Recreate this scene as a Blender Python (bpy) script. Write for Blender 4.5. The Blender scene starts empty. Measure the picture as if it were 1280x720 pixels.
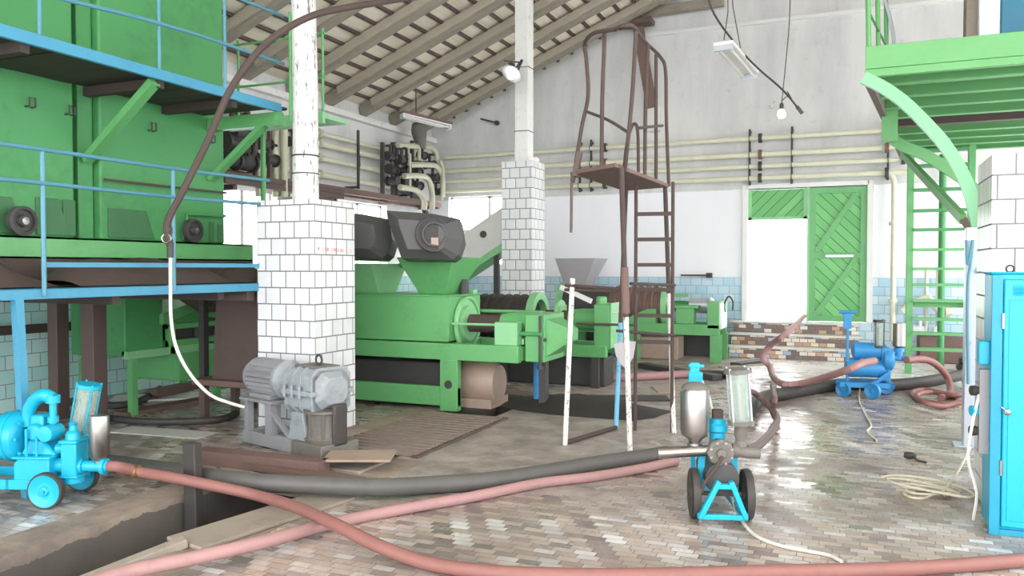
import bpy, bmesh, math, random
from mathutils import Vector, Matrix
random.seed(7)
PI = math.pi
sc = bpy.context.scene
COL = sc.collection
R_ = math.radians

# ------------------------------------------------------------------ camera
YAW = R_(23.1); PITCH = math.atan(0.025); FPX = 1000.0; EYE = 1.55
s_, c_ = math.sin(YAW), math.cos(YAW)
RT = Vector((c_, s_, 0))
FW = Vector((-s_*math.cos(PITCH), c_*math.cos(PITCH), -math.sin(PITCH)))
UP = RT.cross(FW)
CAM = Vector((0, 0, EYE))
cd = bpy.data.cameras.new('camera'); cam = bpy.data.objects.new('camera', cd); COL.objects.link(cam)
cam.location = CAM
cam.rotation_euler = Matrix((RT, UP, -FW)).transposed().to_euler()
cd.sensor_width = 36; cd.lens = 36*FPX/1280; cd.clip_start = .05; cd.clip_end = 300
sc.camera = cam

# survey helpers: where the sight line of a photo point meets a plane of the hall
def ray(px, py): return FW + RT*((px-640)/FPX) + UP*((360-py)/FPX)
def G(px, py, h=0.0):
    d = ray(px, py); return CAM + d*((h-EYE)/d.z)
def PX(px, py, X):
    d = ray(px, py); return CAM + d*(X/d.x)
def PY(px, py, Y):
    d = ray(px, py); return CAM + d*(Y/d.y)
def PZ(px, py, z): return CAM + ray(px, py)*z

# ------------------------------------------------------------------ mesh builder
def frame(axis):
    a = Vector(axis).normalized()
    t = Vector((0, 0, 1)) if abs(a.z) < .9 else Vector((1, 0, 0))
    x = t.cross(a).normalized(); y = a.cross(x)
    return x, y, a
def spline(pts, n=6):
    P = [Vector(p) for p in pts]
    if len(P) < 3: return P
    out = []
    Q = [P[0]*2-P[1]] + P + [P[-1]*2-P[-2]]
    for i in range(1, len(Q)-2):
        for k in range(n):
            t = k/n; a, b, c, d = Q[i-1], Q[i], Q[i+1], Q[i+2]
            out.append(.5*((2*b)+(c-a)*t+(2*a-5*b+4*c-d)*t*t+(3*b-a-3*c+d)*t**3))
    out.append(P[-1]); return out
class MB:
    def __init__(s): s.v = []; s.f = []
    def add(s, vs, fs):
        o = len(s.v); s.v += [Vector(v) for v in vs]; s.f += [tuple(i+o for i in f) for f in fs]; return s
    def box(s, x0, x1, y0, y1, z0, z1):
        return s.add([(x0,y0,z0),(x1,y0,z0),(x1,y1,z0),(x0,y1,z0),(x0,y0,z1),(x1,y0,z1),(x1,y1,z1),(x0,y1,z1)],
                     [(0,3,2,1),(4,5,6,7),(0,1,5,4),(1,2,6,5),(2,3,7,6),(3,0,4,7)])
    def cbox(s, c, sx, sy, sz, rz=0, M=None):
        m = M if M else Matrix.Rotation(rz, 3, 'Z'); c = Vector(c)
        vs = [c + m @ Vector((a*sx/2, b*sy/2, d*sz/2)) for d in (-1,1) for a,b in ((-1,-1),(1,-1),(1,1),(-1,1))]
        return s.add(vs, [(0,3,2,1),(4,5,6,7),(0,1,5,4),(1,2,6,5),(2,3,7,6),(3,0,4,7)])
    def bar(s, p, q, w, h=None, up=(0,0,1)):
        p, q = Vector(p), Vector(q); h = h or w; a = (q-p).normalized(); u = Vector(up)
        if abs(a.dot(u)) > .95: u = Vector((0,1,0)) if abs(a.y) < .9 else Vector((1,0,0))
        x = a.cross(u).normalized()*w/2; y = x.cross(a).normalized()*h/2
        vs = [p-x-y, p+x-y, p+x+y, p-x+y, q-x-y, q+x-y, q+x+y, q-x+y]
        return s.add(vs, [(0,1,2,3),(7,6,5,4),(0,4,5,1),(1,5,6,2),(2,6,7,3),(3,7,4,0)])
    def tube(s, pts, r, n=8, closed=False):
        P = [Vector(p) for p in pts]; m = len(P)
        rr = r if isinstance(r, (list, tuple)) else [r]*m
        vs = []; x = None
        for i, p in enumerate(P):
            a = (P[(i+1) % m]-P[i-1]) if closed else (P[min(i+1, m-1)]-P[max(i-1, 0)])
            if a.length < 1e-9: a = Vector((0,0,1))
            a.normalize()
            if x is None: x = frame(a)[0]
            x = (x - a*x.dot(a))
            if x.length < 1e-6: x = frame(a)[0]
            x.normalize(); y = a.cross(x)
            vs += [p + (x*math.cos(2*PI*k/n) + y*math.sin(2*PI*k/n))*rr[i] for k in range(n)]
        fs = [(i*n+k, i*n+(k+1) % n, ((i+1) % m)*n+(k+1) % n, ((i+1) % m)*n+k) for i in range(m if closed else m-1) for k in range(n)]
        if not closed: fs += [tuple(range(n-1, -1, -1)), tuple((m-1)*n+k for k in range(n))]
        return s.add(vs, fs)
    def cyl(s, p, q, r, n=16): return s.tube([p, q], r, n)
    def lathe(s, prof, o, axis=(0,0,1), n=20):      # prof: (radius, distance along axis), closed at both ends
        x, y, a = frame(axis); o = Vector(o); vs = []
        for r, t in prof: vs += [o + a*t + (x*math.cos(2*PI*k/n) + y*math.sin(2*PI*k/n))*max(r, 1e-4) for k in range(n)]
        m = len(prof)
        fs = [(i*n+k, i*n+(k+1) % n, (i+1)*n+(k+1) % n, (i+1)*n+k) for i in range(m-1) for k in range(n)]
        fs += [tuple(range(n-1, -1, -1)), tuple((m-1)*n+k for k in range(n))]
        return s.add(vs, fs)
    def ring(s, o, axis, R, r, n=24, k=8):
        x, y, a = frame(axis); o = Vector(o)
        return s.tube([o + (x*math.cos(2*PI*i/n) + y*math.sin(2*PI*i/n))*R for i in range(n)], r, k, True)
    def pipe(s, o, axis, R0, R1, L, n=32):            # hollow cylinder wall
        x, y, a = frame(axis); o = Vector(o); vs = []
        for R, t in ((R0,0),(R1,0),(R1,L),(R0,L)): vs += [o+a*t+(x*math.cos(2*PI*k/n)+y*math.sin(2*PI*k/n))*R for k in range(n)]
        return s.add(vs, [(i*n+k, i*n+(k+1) % n, ((i+1) % 4)*n+(k+1) % n, ((i+1) % 4)*n+k) for i in range(4) for k in range(n)])
    def revolve(s, prof, o, axis=(0,0,1), n=28):      # closed profile, ring shaped body
        x, y, a = frame(axis); o = Vector(o); vs = []; m = len(prof)
        for r, t in prof: vs += [o + a*t + (x*math.cos(2*PI*k/n) + y*math.sin(2*PI*k/n))*r for k in range(n)]
        return s.add(vs, [(i*n+k, i*n+(k+1) % n, ((i+1) % m)*n+(k+1) % n, ((i+1) % m)*n+k) for i in range(m) for k in range(n)])
    def prism(s, poly, off):
        P = [Vector(p) for p in poly]; off = Vector(off); n = len(P)
        return s.add(P + [p+off for p in P], [tuple(range(n-1, -1, -1)), tuple(range(n, 2*n))] + [(i, (i+1) % n, n+(i+1) % n, n+i) for i in range(n)])
    def loft(s, A, B, cap=True):
        n = len(A); fs = [(i, (i+1) % n, n+(i+1) % n, n+i) for i in range(n)]
        if cap: fs += [tuple(range(n-1, -1, -1)), tuple(range(n, 2*n))]
        return s.add(list(A)+list(B), fs)
    def funnel(s, A, B, t=.012):                      # open hopper with wall thickness; A bottom rectangle, B top rectangle
        A = [Vector(p) for p in A]; B = [Vector(p) for p in B]; n = len(A)
        ca = sum(A, Vector())/n; cb = sum(B, Vector())/n
        Ai = [p + (ca-p).normalized()*t for p in A]; Bi = [p + (cb-p).normalized()*t*1.4 for p in B]
        vs = A + B + Bi + Ai; fs = []
        for L in range(4):
            for i in range(n): fs.append((L*n+i, L*n+(i+1) % n, ((L+1) % 4)*n+(i+1) % n, ((L+1) % 4)*n+i))
        return s.add(vs, fs)
    def build(s, name, mat, parent=None, bevel=0, smooth=35, origin=None):
        if parent is not None:
            if LOCAL.get(parent): vs = s.v; T = None
            else:
                inv = WMAT[parent].inverted(); vs = [inv @ v for v in s.v]
            off = Vector()
        else:
            if origin is None:
                xs = [v.x for v in s.v]; ys = [v.y for v in s.v]; zs = [v.z for v in s.v]
                off = Vector(((min(xs)+max(xs))/2, (min(ys)+max(ys))/2, min(zs)))
            else: off = Vector(origin)
            vs = [v-off for v in s.v]
        me = bpy.data.meshes.new(name); me.from_pydata([tuple(v) for v in vs], [], s.f)
        bm = bmesh.new(); bm.from_mesh(me); bmesh.ops.recalc_face_normals(bm, faces=bm.faces); bm.to_mesh(me); bm.free()
        me.materials.append(mat)
        if smooth:
            for p in me.polygons: p.use_smooth = True
            me.set_sharp_from_angle(angle=R_(smooth))
        o = bpy.data.objects.new(name, me); COL.objects.link(o)
        o.location = off
        if parent is not None: o.parent = parent; WMAT[o] = WMAT[parent]; LOCAL[o] = LOCAL.get(parent)
        else: WMAT[o] = Matrix.Translation(off)
        if bevel:
            b = o.modifiers.new('bevel', 'BEVEL'); b.width = bevel; b.segments = 2; b.limit_method = 'ANGLE'
        return o
WMAT = {}; LOCAL = {}
def tag(o, label, cat, group=None):
    o['label'] = label; o['category'] = cat
    if group: o['group'] = group
    return o
def thing(name, label, cat, loc=(0,0,0), rz=0, group=None, local=False):
    o = bpy.data.objects.new(name, None); COL.objects.link(o); o.empty_display_size = .1
    o.location = loc; o.rotation_euler = (0, 0, rz)
    WMAT[o] = Matrix.Translation(Vector(loc)) @ Matrix.Rotation(rz, 4, 'Z'); LOCAL[o] = local
    return tag(o, label, cat, group)
def struct(o): o['kind'] = 'structure'; return o
def copy_tree(o, parent=None):
    c = o.copy(); COL.objects.link(c)
    if parent: c.parent = parent
    for ch in list(o.children): copy_tree(ch, c)
    return c

# ------------------------------------------------------------------ materials
def S(r, g, b):
    f = lambda c: (c/255/12.92) if c/255 <= .04045 else ((c/255+.055)/1.055)**2.4
    return (f(r), f(g), f(b), 1)
class NT:
    def __init__(s, name):
        s.m = bpy.data.materials.new(name); s.m.use_nodes = True; s.t = s.m.node_tree
        s.b = s.t.nodes['Principled BSDF']
    def n(s, typ, ins=None, **props):
        x = s.t.nodes.new(typ)
        for k, v in props.items(): setattr(x, k, v)
        for k, v in (ins or {}).items(): s.set(x.inputs[k], v)
        return x
    def set(s, sock, v):
        if isinstance(v, bpy.types.NodeSocket): s.t.links.new(v, sock)
        elif isinstance(v, bpy.types.Node): s.t.links.new(v.outputs[0], sock)
        else: sock.default_value = v
    def math(s, op, a, b=0, c=None):
        i = {0: a, 1: b}
        if c is not None: i[2] = c
        return s.n('ShaderNodeMath', i, operation=op).outputs[0]
    def mix(s, fac, a, b): 
        x = s.n('ShaderNodeMix', data_type='RGBA'); s.set(x.inputs[0], fac); s.set(x.inputs[6], a); s.set(x.inputs[7], b)
        return x.outputs[2]
    def noise(s, vec, scale, detail=4, rough=.6, dist=0): return s.n('ShaderNodeTexNoise', {'Vector': vec, 'Scale': scale, 'Detail': detail, 'Roughness': rough, 'Distortion': dist}).outputs[0]
    def ramp(s, fac, lo, hi): return s.n('ShaderNodeMapRange', {0: fac, 1: lo, 2: hi, 3: 0.0, 4: 1.0}).outputs[0]
    def pos(s): return s.n('ShaderNodeNewGeometry').outputs['Position']
    def obj(s): return s.n('ShaderNodeTexCoord').outputs['Object']
    def bump(s, h, strength=.3, dist=.01): s.set(s.b.inputs['Normal'], s.n('ShaderNodeBump', {'Height': h, 'Strength': strength, 'Distance': dist}).outputs[0])
    def out(s, col=None, rough=None, metal=None):
        if col is not None: s.set(s.b.inputs['Base Color'], col)
        if rough is not None: s.set(s.b.inputs['Roughness'], rough)
        if metal is not None: s.set(s.b.inputs['Metallic'], metal)
        return s.m
def paint(name, col, rough=.45, wear=.35, wearcol=None, scale=3, metal=0, bump=.15, lo=.5, hi=.75):
    t = NT(name); p = t.obj()
    wc = wearcol or tuple(c*.55 for c in col[:3])+(1,)
    n1 = t.noise(p, scale, 6, .65); n2 = t.noise(p, scale*9, 4, .6)
    f = t.math('MULTIPLY', t.ramp(t.math('ADD', t.math('MULTIPLY', n1, .7), t.math('MULTIPLY', n2, .3)), lo, hi), wear)
    c = t.mix(f, col, wc)
    if bump: t.bump(n2, bump, .004)
    return t.out(c, rough, metal)
def rusty(name, col, rust, amount=.5, scale=14, rough=.6, metal=0):
    t = NT(name); p = t.pos()
    n1 = t.noise(p, scale, 6, .7, .4)
    f = t.ramp(n1, amount-.04, amount+.04)
    t.bump(n1, .3, .004)
    r = t.mix(t.noise(p, scale*4, 3), rust, tuple(c*.45 for c in rust[:3])+(1,))
    return t.out(t.mix(f, col, r), rough, metal)

M = {}
M['green'] = paint('green_paint', S(104,174,110), .42, .55, S(78,132,84), 2.2)
M['green_dk'] = paint('tank_green_paint', S(78,152,92), .5, .8, S(56,112,70), 1.3)
M['green_lt'] = paint('pale_green_paint', S(138,200,144), .45, .35, S(106,162,112), 3)
M['cyan'] = paint('cyan_paint', S(28,172,206), .38, .25, S(20,128,158), 4)
M['green_recess'] = paint('recess_green_paint', S(66,116,76), .6, .4)
M['deckgrey'] = paint('grey_green_decking', S(122,128,114), .7, .5, S(98,104,90), 4)
M['grate'] = paint('grey_brown_grating', S(140,124,116), .7, .6, S(100,88,82), 6)
M['beamblue'] = paint('beam_blue_paint', S(70,148,180), .45, .5, S(56,118,142), 4)
M['cyan_dk'] = paint('frame_cyan_paint', S(36,150,184), .42, .3, S(28,120,148), 4)
M['blue'] = paint('rail_blue_paint', S(84,142,162), .45, .5, S(74,116,132), 4)
M['pblue'] = paint('pump_blue_paint', S(52,140,200), .4, .3, S(42,104,150), 5)
M['rust'] = paint('rusted_steel', S(78,64,60), .75, .6, S(54,46,43), 7, bump=.4)
M['rustred'] = paint('red_brown_steel', S(118,94,87), .7, .6, S(86,71,66), 6, bump=.3)
M['brown'] = paint('brown_painted_steel', S(94,78,74), .6, .5, S(70,58,55), 5)
M['dark'] = paint('dark_steel', S(66,64,64), .55, .5, S(40,38,38), 5)
M['charcoal'] = paint('charcoal_sheet', S(78,78,78), .5, .4, S(58,58,58), 3)
M['mezgreen'] = paint('mezzanine_green_paint', S(98,164,100), .45, .4, S(80,140,84), 2.5)
M['arcgreen'] = paint('arch_green_paint', S(122,184,140), .4, .3, S(100,160,118), 4)
M['teal'] = paint('teal_tank_paint', S(30,108,138), .45, .4, S(40,96,118), 3)
M['underside_brown'] = paint('underside_shade_timber', S(66,56,53), .75, .6, S(46,40,38), 5, bump=.3)  # brown darkened to carry the shade under the walkway decks
M['pomace'] = paint('wet_pomace', S(50,46,44), .7, .5, S(34,32,30), 8, bump=.5)
M['rubber'] = paint('black_rubber', S(62,58,56), .6, .5, S(88,80,74), 6, bump=.2)
M['hosegrey'] = paint('grey_hose_rubber', S(92,90,88), .55, .5, S(66,62,60), 8, bump=.2)
M['hosebrown'] = paint('brown_hose_rubber', S(112,88,82), .5, .5, S(80,64,60), 8, bump=.2)
M['hosered'] = paint('red_hose_rubber', S(142,96,90), .6, .7, S(116,86,80), 9)
M['hosepink'] = paint('pink_hose_rubber', S(168,130,129), .6, .65, S(140,110,108), 9)
M['steel'] = paint('stainless_steel', S(168,164,160), .34, .35, S(150,144,138), 6, metal=1, bump=.05)
M['galv'] = paint('galvanised_steel', S(196,202,210), .38, .4, S(158,165,172), 6, metal=.6)
M['motorgrey'] = paint('motor_grey_paint', S(148,148,152), .5, .5, S(112,108,105), 6)
M['gearbox'] = paint('gearbox_grey_paint', S(152,158,164), .5, .6, S(118,112,106), 9, lo=.48, hi=.66)
M['oily'] = paint('oily_cast_iron', S(112,108,102), .6, .6, S(70,62,56), 10)
M['cream'] = paint('cream_pipe_paint', S(218,217,196), .28, .4, S(165,162,140), 6)
M['creamdk'] = paint('dusty_cream_paint', S(196,196,172), .45, .5, S(150,150,128), 6)
M['white'] = paint('white_paint', S(232,232,230), .5, .3, S(196,196,194), 5)
M['whitewash'] = paint('whitewashed_timber', S(228,228,226), .6, .55, S(150,148,142), 9, bump=.4, lo=.55, hi=.68)
M['sister'] = paint('pale_sawn_timber', S(182,174,158), .75, .6, S(140,132,118), 3, bump=.4)
t = NT('flaking_limewash_bark'); p = t.n('ShaderNodeMapping', {'Vector': t.pos(), 'Scale': (1, 1, .16)}); n1 = t.noise(p, 34, 5, .7); n2 = t.noise(t.pos(), 5, 4)
f = t.ramp(t.math('ADD', t.math('MULTIPLY', n1, .75), t.math('MULTIPLY', n2, .25)), .555, .6); t.bump(t.math('SUBTRACT', 1, f), .4, .006)
M['bark'] = t.out(t.mix(f, S(226,226,224), S(112,104,98)), .7)
M['cord'] = paint('white_cable', S(226,222,212), .5, .2, scale=8)
M['cordbeige'] = paint('beige_cable', S(214,206,184), .5, .3, scale=8)
M['timber'] = paint('weathered_timber', S(132,124,112), .75, .6, S(96,88,80), 4, bump=.4)
M['rafter'] = paint('limewashed_rafter', S(150,143,130), .75, .7, S(106,100,90), 3, bump=.4)
M['plank'] = paint('dirty_plank', S(156,145,134), .75, .65, S(110,100,92), 4, bump=.4)
M['darkwood'] = paint('wet_dark_timber', S(112,104,100), .65, .6, S(72,66,62), 5, bump=.4)
M['cover'] = paint('steel_cover_plate', S(170,148,134), .5, .6, S(120,104,94), 4)
M['sheet'] = paint('pale_sheet', S(216,214,210), .45, .4, S(170,160,150), 4)
M['legpaint'] = rusty('flaking_white_paint', S(226,222,218), S(132,100,90), .6, 26)
M['legblue'] = rusty('flaking_blue_paint', S(110,180,215), S(140,120,112), .66, 14)
M['postblue'] = rusty('flaking_post_paint', S(204,214,224), S(140,184,208), .62, 5, .3, .3)
M['sheetgrey'] = paint('light_grey_sheet', S(172,168,172), .5, .4, S(140,136,140), 3)
M['brass'] = paint('brass_fitting', S(190,160,120), .35, .4, metal=.9)
t = NT('clear_glass'); t.b.inputs['Alpha'].default_value = .27
M['glass'] = t.out(S(196,214,203), .08)
t = NT('lamp_glow'); t.b.inputs['Emission Color'].default_value = (1,.98,.94,1); t.b.inputs['Emission Strength'].default_value = 12
M['glow'] = t.out(S(250,250,250), .3)
t = NT('faded_red_stencil'); M['redtext'] = t.out(S(224,172,174), .6)

def tiles(name, colA, colB, grout, bw, bh, off=.5, rough=.2, var=.5, gw=.006):
    t = NT(name); x = t.n('ShaderNodeSeparateXYZ', {0: t.pos()})
    u = t.math('ADD', x.outputs[0], x.outputs[1])
    v = t.n('ShaderNodeCombineXYZ', {0: u, 1: x.outputs[2]})
    b = t.n('ShaderNodeTexBrick', {'Vector': v.outputs[0], 'Color1': colA, 'Color2': colB, 'Mortar': grout, 'Scale': 1.0, 'Mortar Size': gw, 'Mortar Smooth': .1, 'Bias': var-.5, 'Brick Width': bw, 'Row Height': bh}, offset=off, offset_frequency=2)
    n = t.noise(t.pos(), 2.5, 5)
    c = t.mix(t.math('MULTIPLY', t.ramp(n, .5, .8), .25), b.outputs[0], S(150,146,142))
    t.bump(t.math('SUBTRACT', 1, b.outputs[1]), .5, .003)
    return t.out(c, t.math('ADD', rough, t.math('MULTIPLY', b.outputs[1], .5)))
M['tilewhite'] = tiles('white_wall_tile', S(232,232,234), S(222,222,226), S(120,118,122), .165, .152, .4)
M['mosaic'] = None
t = NT('mosaic_riser'); x = t.n('ShaderNodeSeparateXYZ', {0: t.pos()})
bx = t.math('DIVIDE', x.outputs[0], .13); bz = t.math('DIVIDE', x.outputs[2], .0667)
row = t.math('FLOOR', bz); bx = t.math('ADD', bx, t.math('MULTIPLY', row, .37))
cell = t.n('ShaderNodeCombineXYZ', {0: t.math('FLOOR', bx), 1: row})
wn = t.n('ShaderNodeTexWhiteNoise', {'Vector': cell.outputs[0]})
cr = t.n('ShaderNodeValToRGB', {0: wn.outputs[0]}); cr.color_ramp.interpolation = 'CONSTANT'
els = cr.color_ramp.elements; els[0].color = S(122,102,96); els[1].position = .34; els[1].color = S(234,216,196)
for p_, c0 in ((.5, S(232,226,218)), (.68, S(196,160,132)), (.8, S(160,186,206)), (.9, S(128,106,98))):
    e = els.new(p_); e.color = c0
fx = t.math('FRACT', bx); fz = t.math('FRACT', bz)
g = t.math('MAXIMUM', t.math('LESS_THAN', fx, .06), t.math('LESS_THAN', fz, .1))
M['mosaic'] = t.out(t.mix(g, cr.outputs[0], S(96,80,78)), .35)

# plaster wall: blue tiled dado, white painted band, dusty grey-white plaster over it
def wallmat(name, tileA, tileB, hd=1.38, hw=2.98):
    t = NT(name); p = t.pos(); x = t.n('ShaderNodeSeparateXYZ', {0: p}); z = x.outputs[2]
    u = t.math('ADD', x.outputs[0], x.outputs[1])
    v = t.n('ShaderNodeCombineXYZ', {0: u, 1: z})
    b = t.n('ShaderNodeTexBrick', {'Vector': v.outputs[0], 'Color1': tileA, 'Color2': tileB, 'Mortar': S(150,170,180), 'Scale': 1.0, 'Mortar Size': .006, 'Brick Width': .2, 'Row Height': .153, 'Bias': 0.0}, offset=.5)
    stain = t.n('ShaderNodeMapping', {'Vector': p, 'Scale': (1, 1, .25)})
    n1 = t.noise(stain, 1.6, 7, .65); n2 = t.noise(p, 7, 6, .7)
    up = t.mix(t.math('MULTIPLY', t.ramp(n1, .42, .72), .6), S(218,218,218), S(176,176,178))
    up = t.mix(t.math('MULTIPLY', t.ramp(n2, .58, .75), .35), up, S(160,158,156))
    lowp = t.mix(t.math('MULTIPLY', t.ramp(n1, .5, .75), .2), S(244,244,250), S(222,222,232))
    zz = t.math('ADD', z, t.math('MULTIPLY', t.math('SUBTRACT', n2, .5), .04))
    c = t.mix(t.math('LESS_THAN', zz, hw), up, lowp)
    isd = t.math('LESS_THAN', z, hd)
    c = t.mix(isd, c, b.outputs[0])
    t.bump(n2, .25, .01)
    return t.out(c, t.math('SUBTRACT', .85, t.math('MULTIPLY', isd, .6)))
M['wallback'] = wallmat('back_wall_plaster', S(168,206,228), S(206,224,236))
M['wallleft'] = wallmat('left_wall_plaster', S(176,228,226), S(208,238,236), 1.38, 2.2)
M['wallplain'] = paint('plain_plaster', S(226,226,224), .85, .4, S(200,200,198), 1)

# floor of small clinker tiles with wet patches, dirty concrete by the press pit
t = NT('clinker_tile_floor'); p = t.pos(); x = t.n('ShaderNodeSeparateXYZ', {0: p}); X, Y = x.outputs[0], x.outputs[1]
ry = t.math('DIVIDE', Y, .062); row = t.math('FLOOR', ry)
bx = t.math('ADD', t.math('DIVIDE', X, .125), t.math('MULTIPLY', row, .29)); colm = t.math('FLOOR', bx)
cell = t.n('ShaderNodeCombineXYZ', {0: colm, 1: row}); wn = t.n('ShaderNodeTexWhiteNoise', {'Vector': cell.outputs[0]})
strk = t.noise(t.n('ShaderNodeCombineXYZ', {0: t.math('MULTIPLY', colm, .83), 1: t.math('MULTIPLY', row, .045)}), 1.0, 2)
tone = t.math('ADD', t.math('MULTIPLY', strk, .9), t.math('MULTIPLY', t.math('SUBTRACT', wn.outputs[0], .5), .32))
cr = t.n('ShaderNodeValToRGB', {0: tone}); els = cr.color_ramp.elements
els[0].position = .22; els[0].color = S(126,114,112); els[1].position = .72; els[1].color = S(226,224,222)
for p_, c0 in ((.36, S(158,143,136)), (.46, S(188,171,158)), (.54, S(178,165,158)), (.62, S(200,195,194))):
    e = els.new(p_); e.color = c0
fx = t.math('FRACT', bx); fy = t.math('FRACT', ry)
grout = t.math('MAXIMUM', t.math('LESS_THAN', fx, .04), t.math('LESS_THAN', fy, .07))
col = t.mix(grout, cr.outputs[0], S(112,102,98))
n1 = t.noise(p, .7, 6, .62); n2 = t.noise(p, 3.2, 6, .65); n3 = t.noise(p, 14, 4, .6)
dirt = t.math('MULTIPLY', t.ramp(n1, .46, .66), .68)
col = t.mix(dirt, col, S(106,98,95))
glare = t.math('MULTIPLY', t.ramp(t.math('ADD', Y, t.math('MULTIPLY', t.math('SUBTRACT', n2, .5), 2.2)), 11.3, 12.2), t.ramp(t.math('ADD', X, t.math('MULTIPLY', t.math('SUBTRACT', n1, .5), 1.5)), -2.6, -1.9))
col = t.mix(t.math('MULTIPLY', glare, .85), col, S(238,232,230))  # pale patch painted in for the glare before the steps
# concrete area
edge = t.math('MULTIPLY', t.math('SUBTRACT', n2, .5), .9)
inx = t.math('LESS_THAN', t.math('ADD', X, edge), -1.55)
iny = t.math('GREATER_THAN', t.math('ADD', Y, t.math('MULTIPLY', edge, .6)), 5.05)
far = t.math('GREATER_THAN', X, -3.5)
conc = t.math('MULTIPLY', t.math('MULTIPLY', inx, iny), far)
cc = t.mix(t.ramp(n2, .35, .7), S(178,166,160), S(124,114,109)); cc = t.mix(t.math('MULTIPLY', t.ramp(n3, .5, .8), .4), cc, S(100,92,88))
col = t.mix(conc, col, cc)
wet = t.ramp(t.math('ADD', t.math('MULTIPLY', n1, .6), t.math('MULTIPLY', n2, .4)), .42, .6)
rough = t.math('ADD', .1, t.math('MULTIPLY', wet, .34))
rough = t.math('ADD', rough, t.math('MULTIPLY', wn.outputs[0], .12))
rough = t.math('ADD', rough, t.math('MULTIPLY', conc, .2))
h = t.math('ADD', t.math('MULTIPLY', t.math('SUBTRACT', 1, grout), .8), t.math('ADD', t.math('MULTIPLY', wn.outputs[0], .5), t.math('MULTIPLY', n3, .6)))
t.bump(h, .35, .006)
tilt = t.n('ShaderNodeVectorMath', {0: t.n('ShaderNodeVectorMath', {0: wn.outputs[1], 1: (.5,.5,.5)}, operation='SUBTRACT').outputs[0], 1: (.11,.11,0)}, operation='MULTIPLY')
bn = [x_ for x_ in t.t.nodes if x_.type == 'BUMP'][0]
nn = t.n('ShaderNodeVectorMath', {0: bn.outputs[0], 1: tilt.outputs[0]}, operation='ADD')
t.set(t.b.inputs['Normal'], t.n('ShaderNodeVectorMath', {0: nn.outputs[0]}, operation='NORMALIZE').outputs[0])
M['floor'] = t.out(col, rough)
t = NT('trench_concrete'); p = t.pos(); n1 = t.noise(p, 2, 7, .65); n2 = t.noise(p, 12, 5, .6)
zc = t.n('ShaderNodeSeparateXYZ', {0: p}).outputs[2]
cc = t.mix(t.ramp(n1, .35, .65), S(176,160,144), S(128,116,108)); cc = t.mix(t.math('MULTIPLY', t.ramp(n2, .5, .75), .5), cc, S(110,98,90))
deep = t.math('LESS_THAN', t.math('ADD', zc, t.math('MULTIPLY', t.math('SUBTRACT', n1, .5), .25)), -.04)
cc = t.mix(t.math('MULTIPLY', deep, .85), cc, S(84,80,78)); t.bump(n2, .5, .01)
M['concrete'] = t.out(cc, .8)
# roof boards
t = NT('roof_boards'); p = t.pos(); x = t.n('ShaderNodeSeparateXYZ', {0: p})
bd = t.math('DIVIDE', x.outputs[0], .3); wn = t.n('ShaderNodeTexWhiteNoise', {'W': t.math('FLOOR', bd)}, noise_dimensions='1D')
n1 = t.noise(t.n('ShaderNodeMapping', {'Vector': p, 'Scale': (3, .5, 1)}), 1.5, 6)
c = t.mix(wn.outputs[0], S(246,238,220), S(230,222,204)); c = t.mix(t.math('MULTIPLY', t.ramp(n1, .45, .75), .5), c, S(160,148,126))
M['roof'] = t.out(c, .8)
# door boards laid diagonally
def doormat(name, sgn):
    t = NT(name); p = t.pos(); x = t.n('ShaderNodeSeparateXYZ', {0: p})
    d = t.math('DIVIDE', t.math('ADD', t.math('MULTIPLY', x.outputs[0], sgn), x.outputs[2]), .19)
    fr = t.math('FRACT', d); g = t.math('LESS_THAN', fr, .09)
    wn = t.n('ShaderNodeTexWhiteNoise', {'W': t.math('FLOOR', d)}, noise_dimensions='1D')
    c = t.mix(wn.outputs[0], S(100,178,104), S(124,196,124)); t.bump(t.math('SUBTRACT', 1, g), .6, .01)
    return t.out(t.mix(g, c, S(62,116,64)), .5)
M['doordiag'] = doormat('green_door_boards', 1.0); M['doordiag2'] = doormat('green_transom_boards', -1.0)
# ================================================================== THE SETTING
XL, YB, XR, YF = -8.3, 15.1, 4.7, -5.0
TX0, TX1, TY1, TD = -4.19, -3.42, 9.3, .75         # press pit running away from the camera
def quad_mesh(name, polys, mats):
    me = bpy.data.meshes.new(name); vs = []; fs = []; mi = []
    for P, k in polys:
        o = len(vs); vs += [tuple(p) for p in P]; fs.append(tuple(range(o, o+len(P)))); mi.append(k)
    me.from_pydata(vs, [], fs)
    for m_ in mats: me.materials.append(m_)
    for p, k in zip(me.polygons, mi): p.material_index = k
    o = bpy.data.objects.new(name, me); COL.objects.link(o); return struct(o)
def rect(x0, x1, y0, y1, z=0): return [(x0,y0,z),(x1,y0,z),(x1,y1,z),(x0,y1,z)]
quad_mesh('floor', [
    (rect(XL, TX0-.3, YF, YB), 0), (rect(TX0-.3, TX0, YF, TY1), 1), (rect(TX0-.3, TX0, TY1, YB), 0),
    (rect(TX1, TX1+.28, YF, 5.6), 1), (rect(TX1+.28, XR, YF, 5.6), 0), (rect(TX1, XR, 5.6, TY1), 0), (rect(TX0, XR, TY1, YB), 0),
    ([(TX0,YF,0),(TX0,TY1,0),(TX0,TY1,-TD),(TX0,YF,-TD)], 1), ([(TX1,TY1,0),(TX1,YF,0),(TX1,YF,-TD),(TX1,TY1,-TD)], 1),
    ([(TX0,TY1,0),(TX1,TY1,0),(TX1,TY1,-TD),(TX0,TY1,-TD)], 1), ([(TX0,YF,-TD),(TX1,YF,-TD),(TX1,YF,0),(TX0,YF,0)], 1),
    (rect(TX0, TX1, YF, TY1, -TD), 1)], [M['floor'], M['concrete']])

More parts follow.
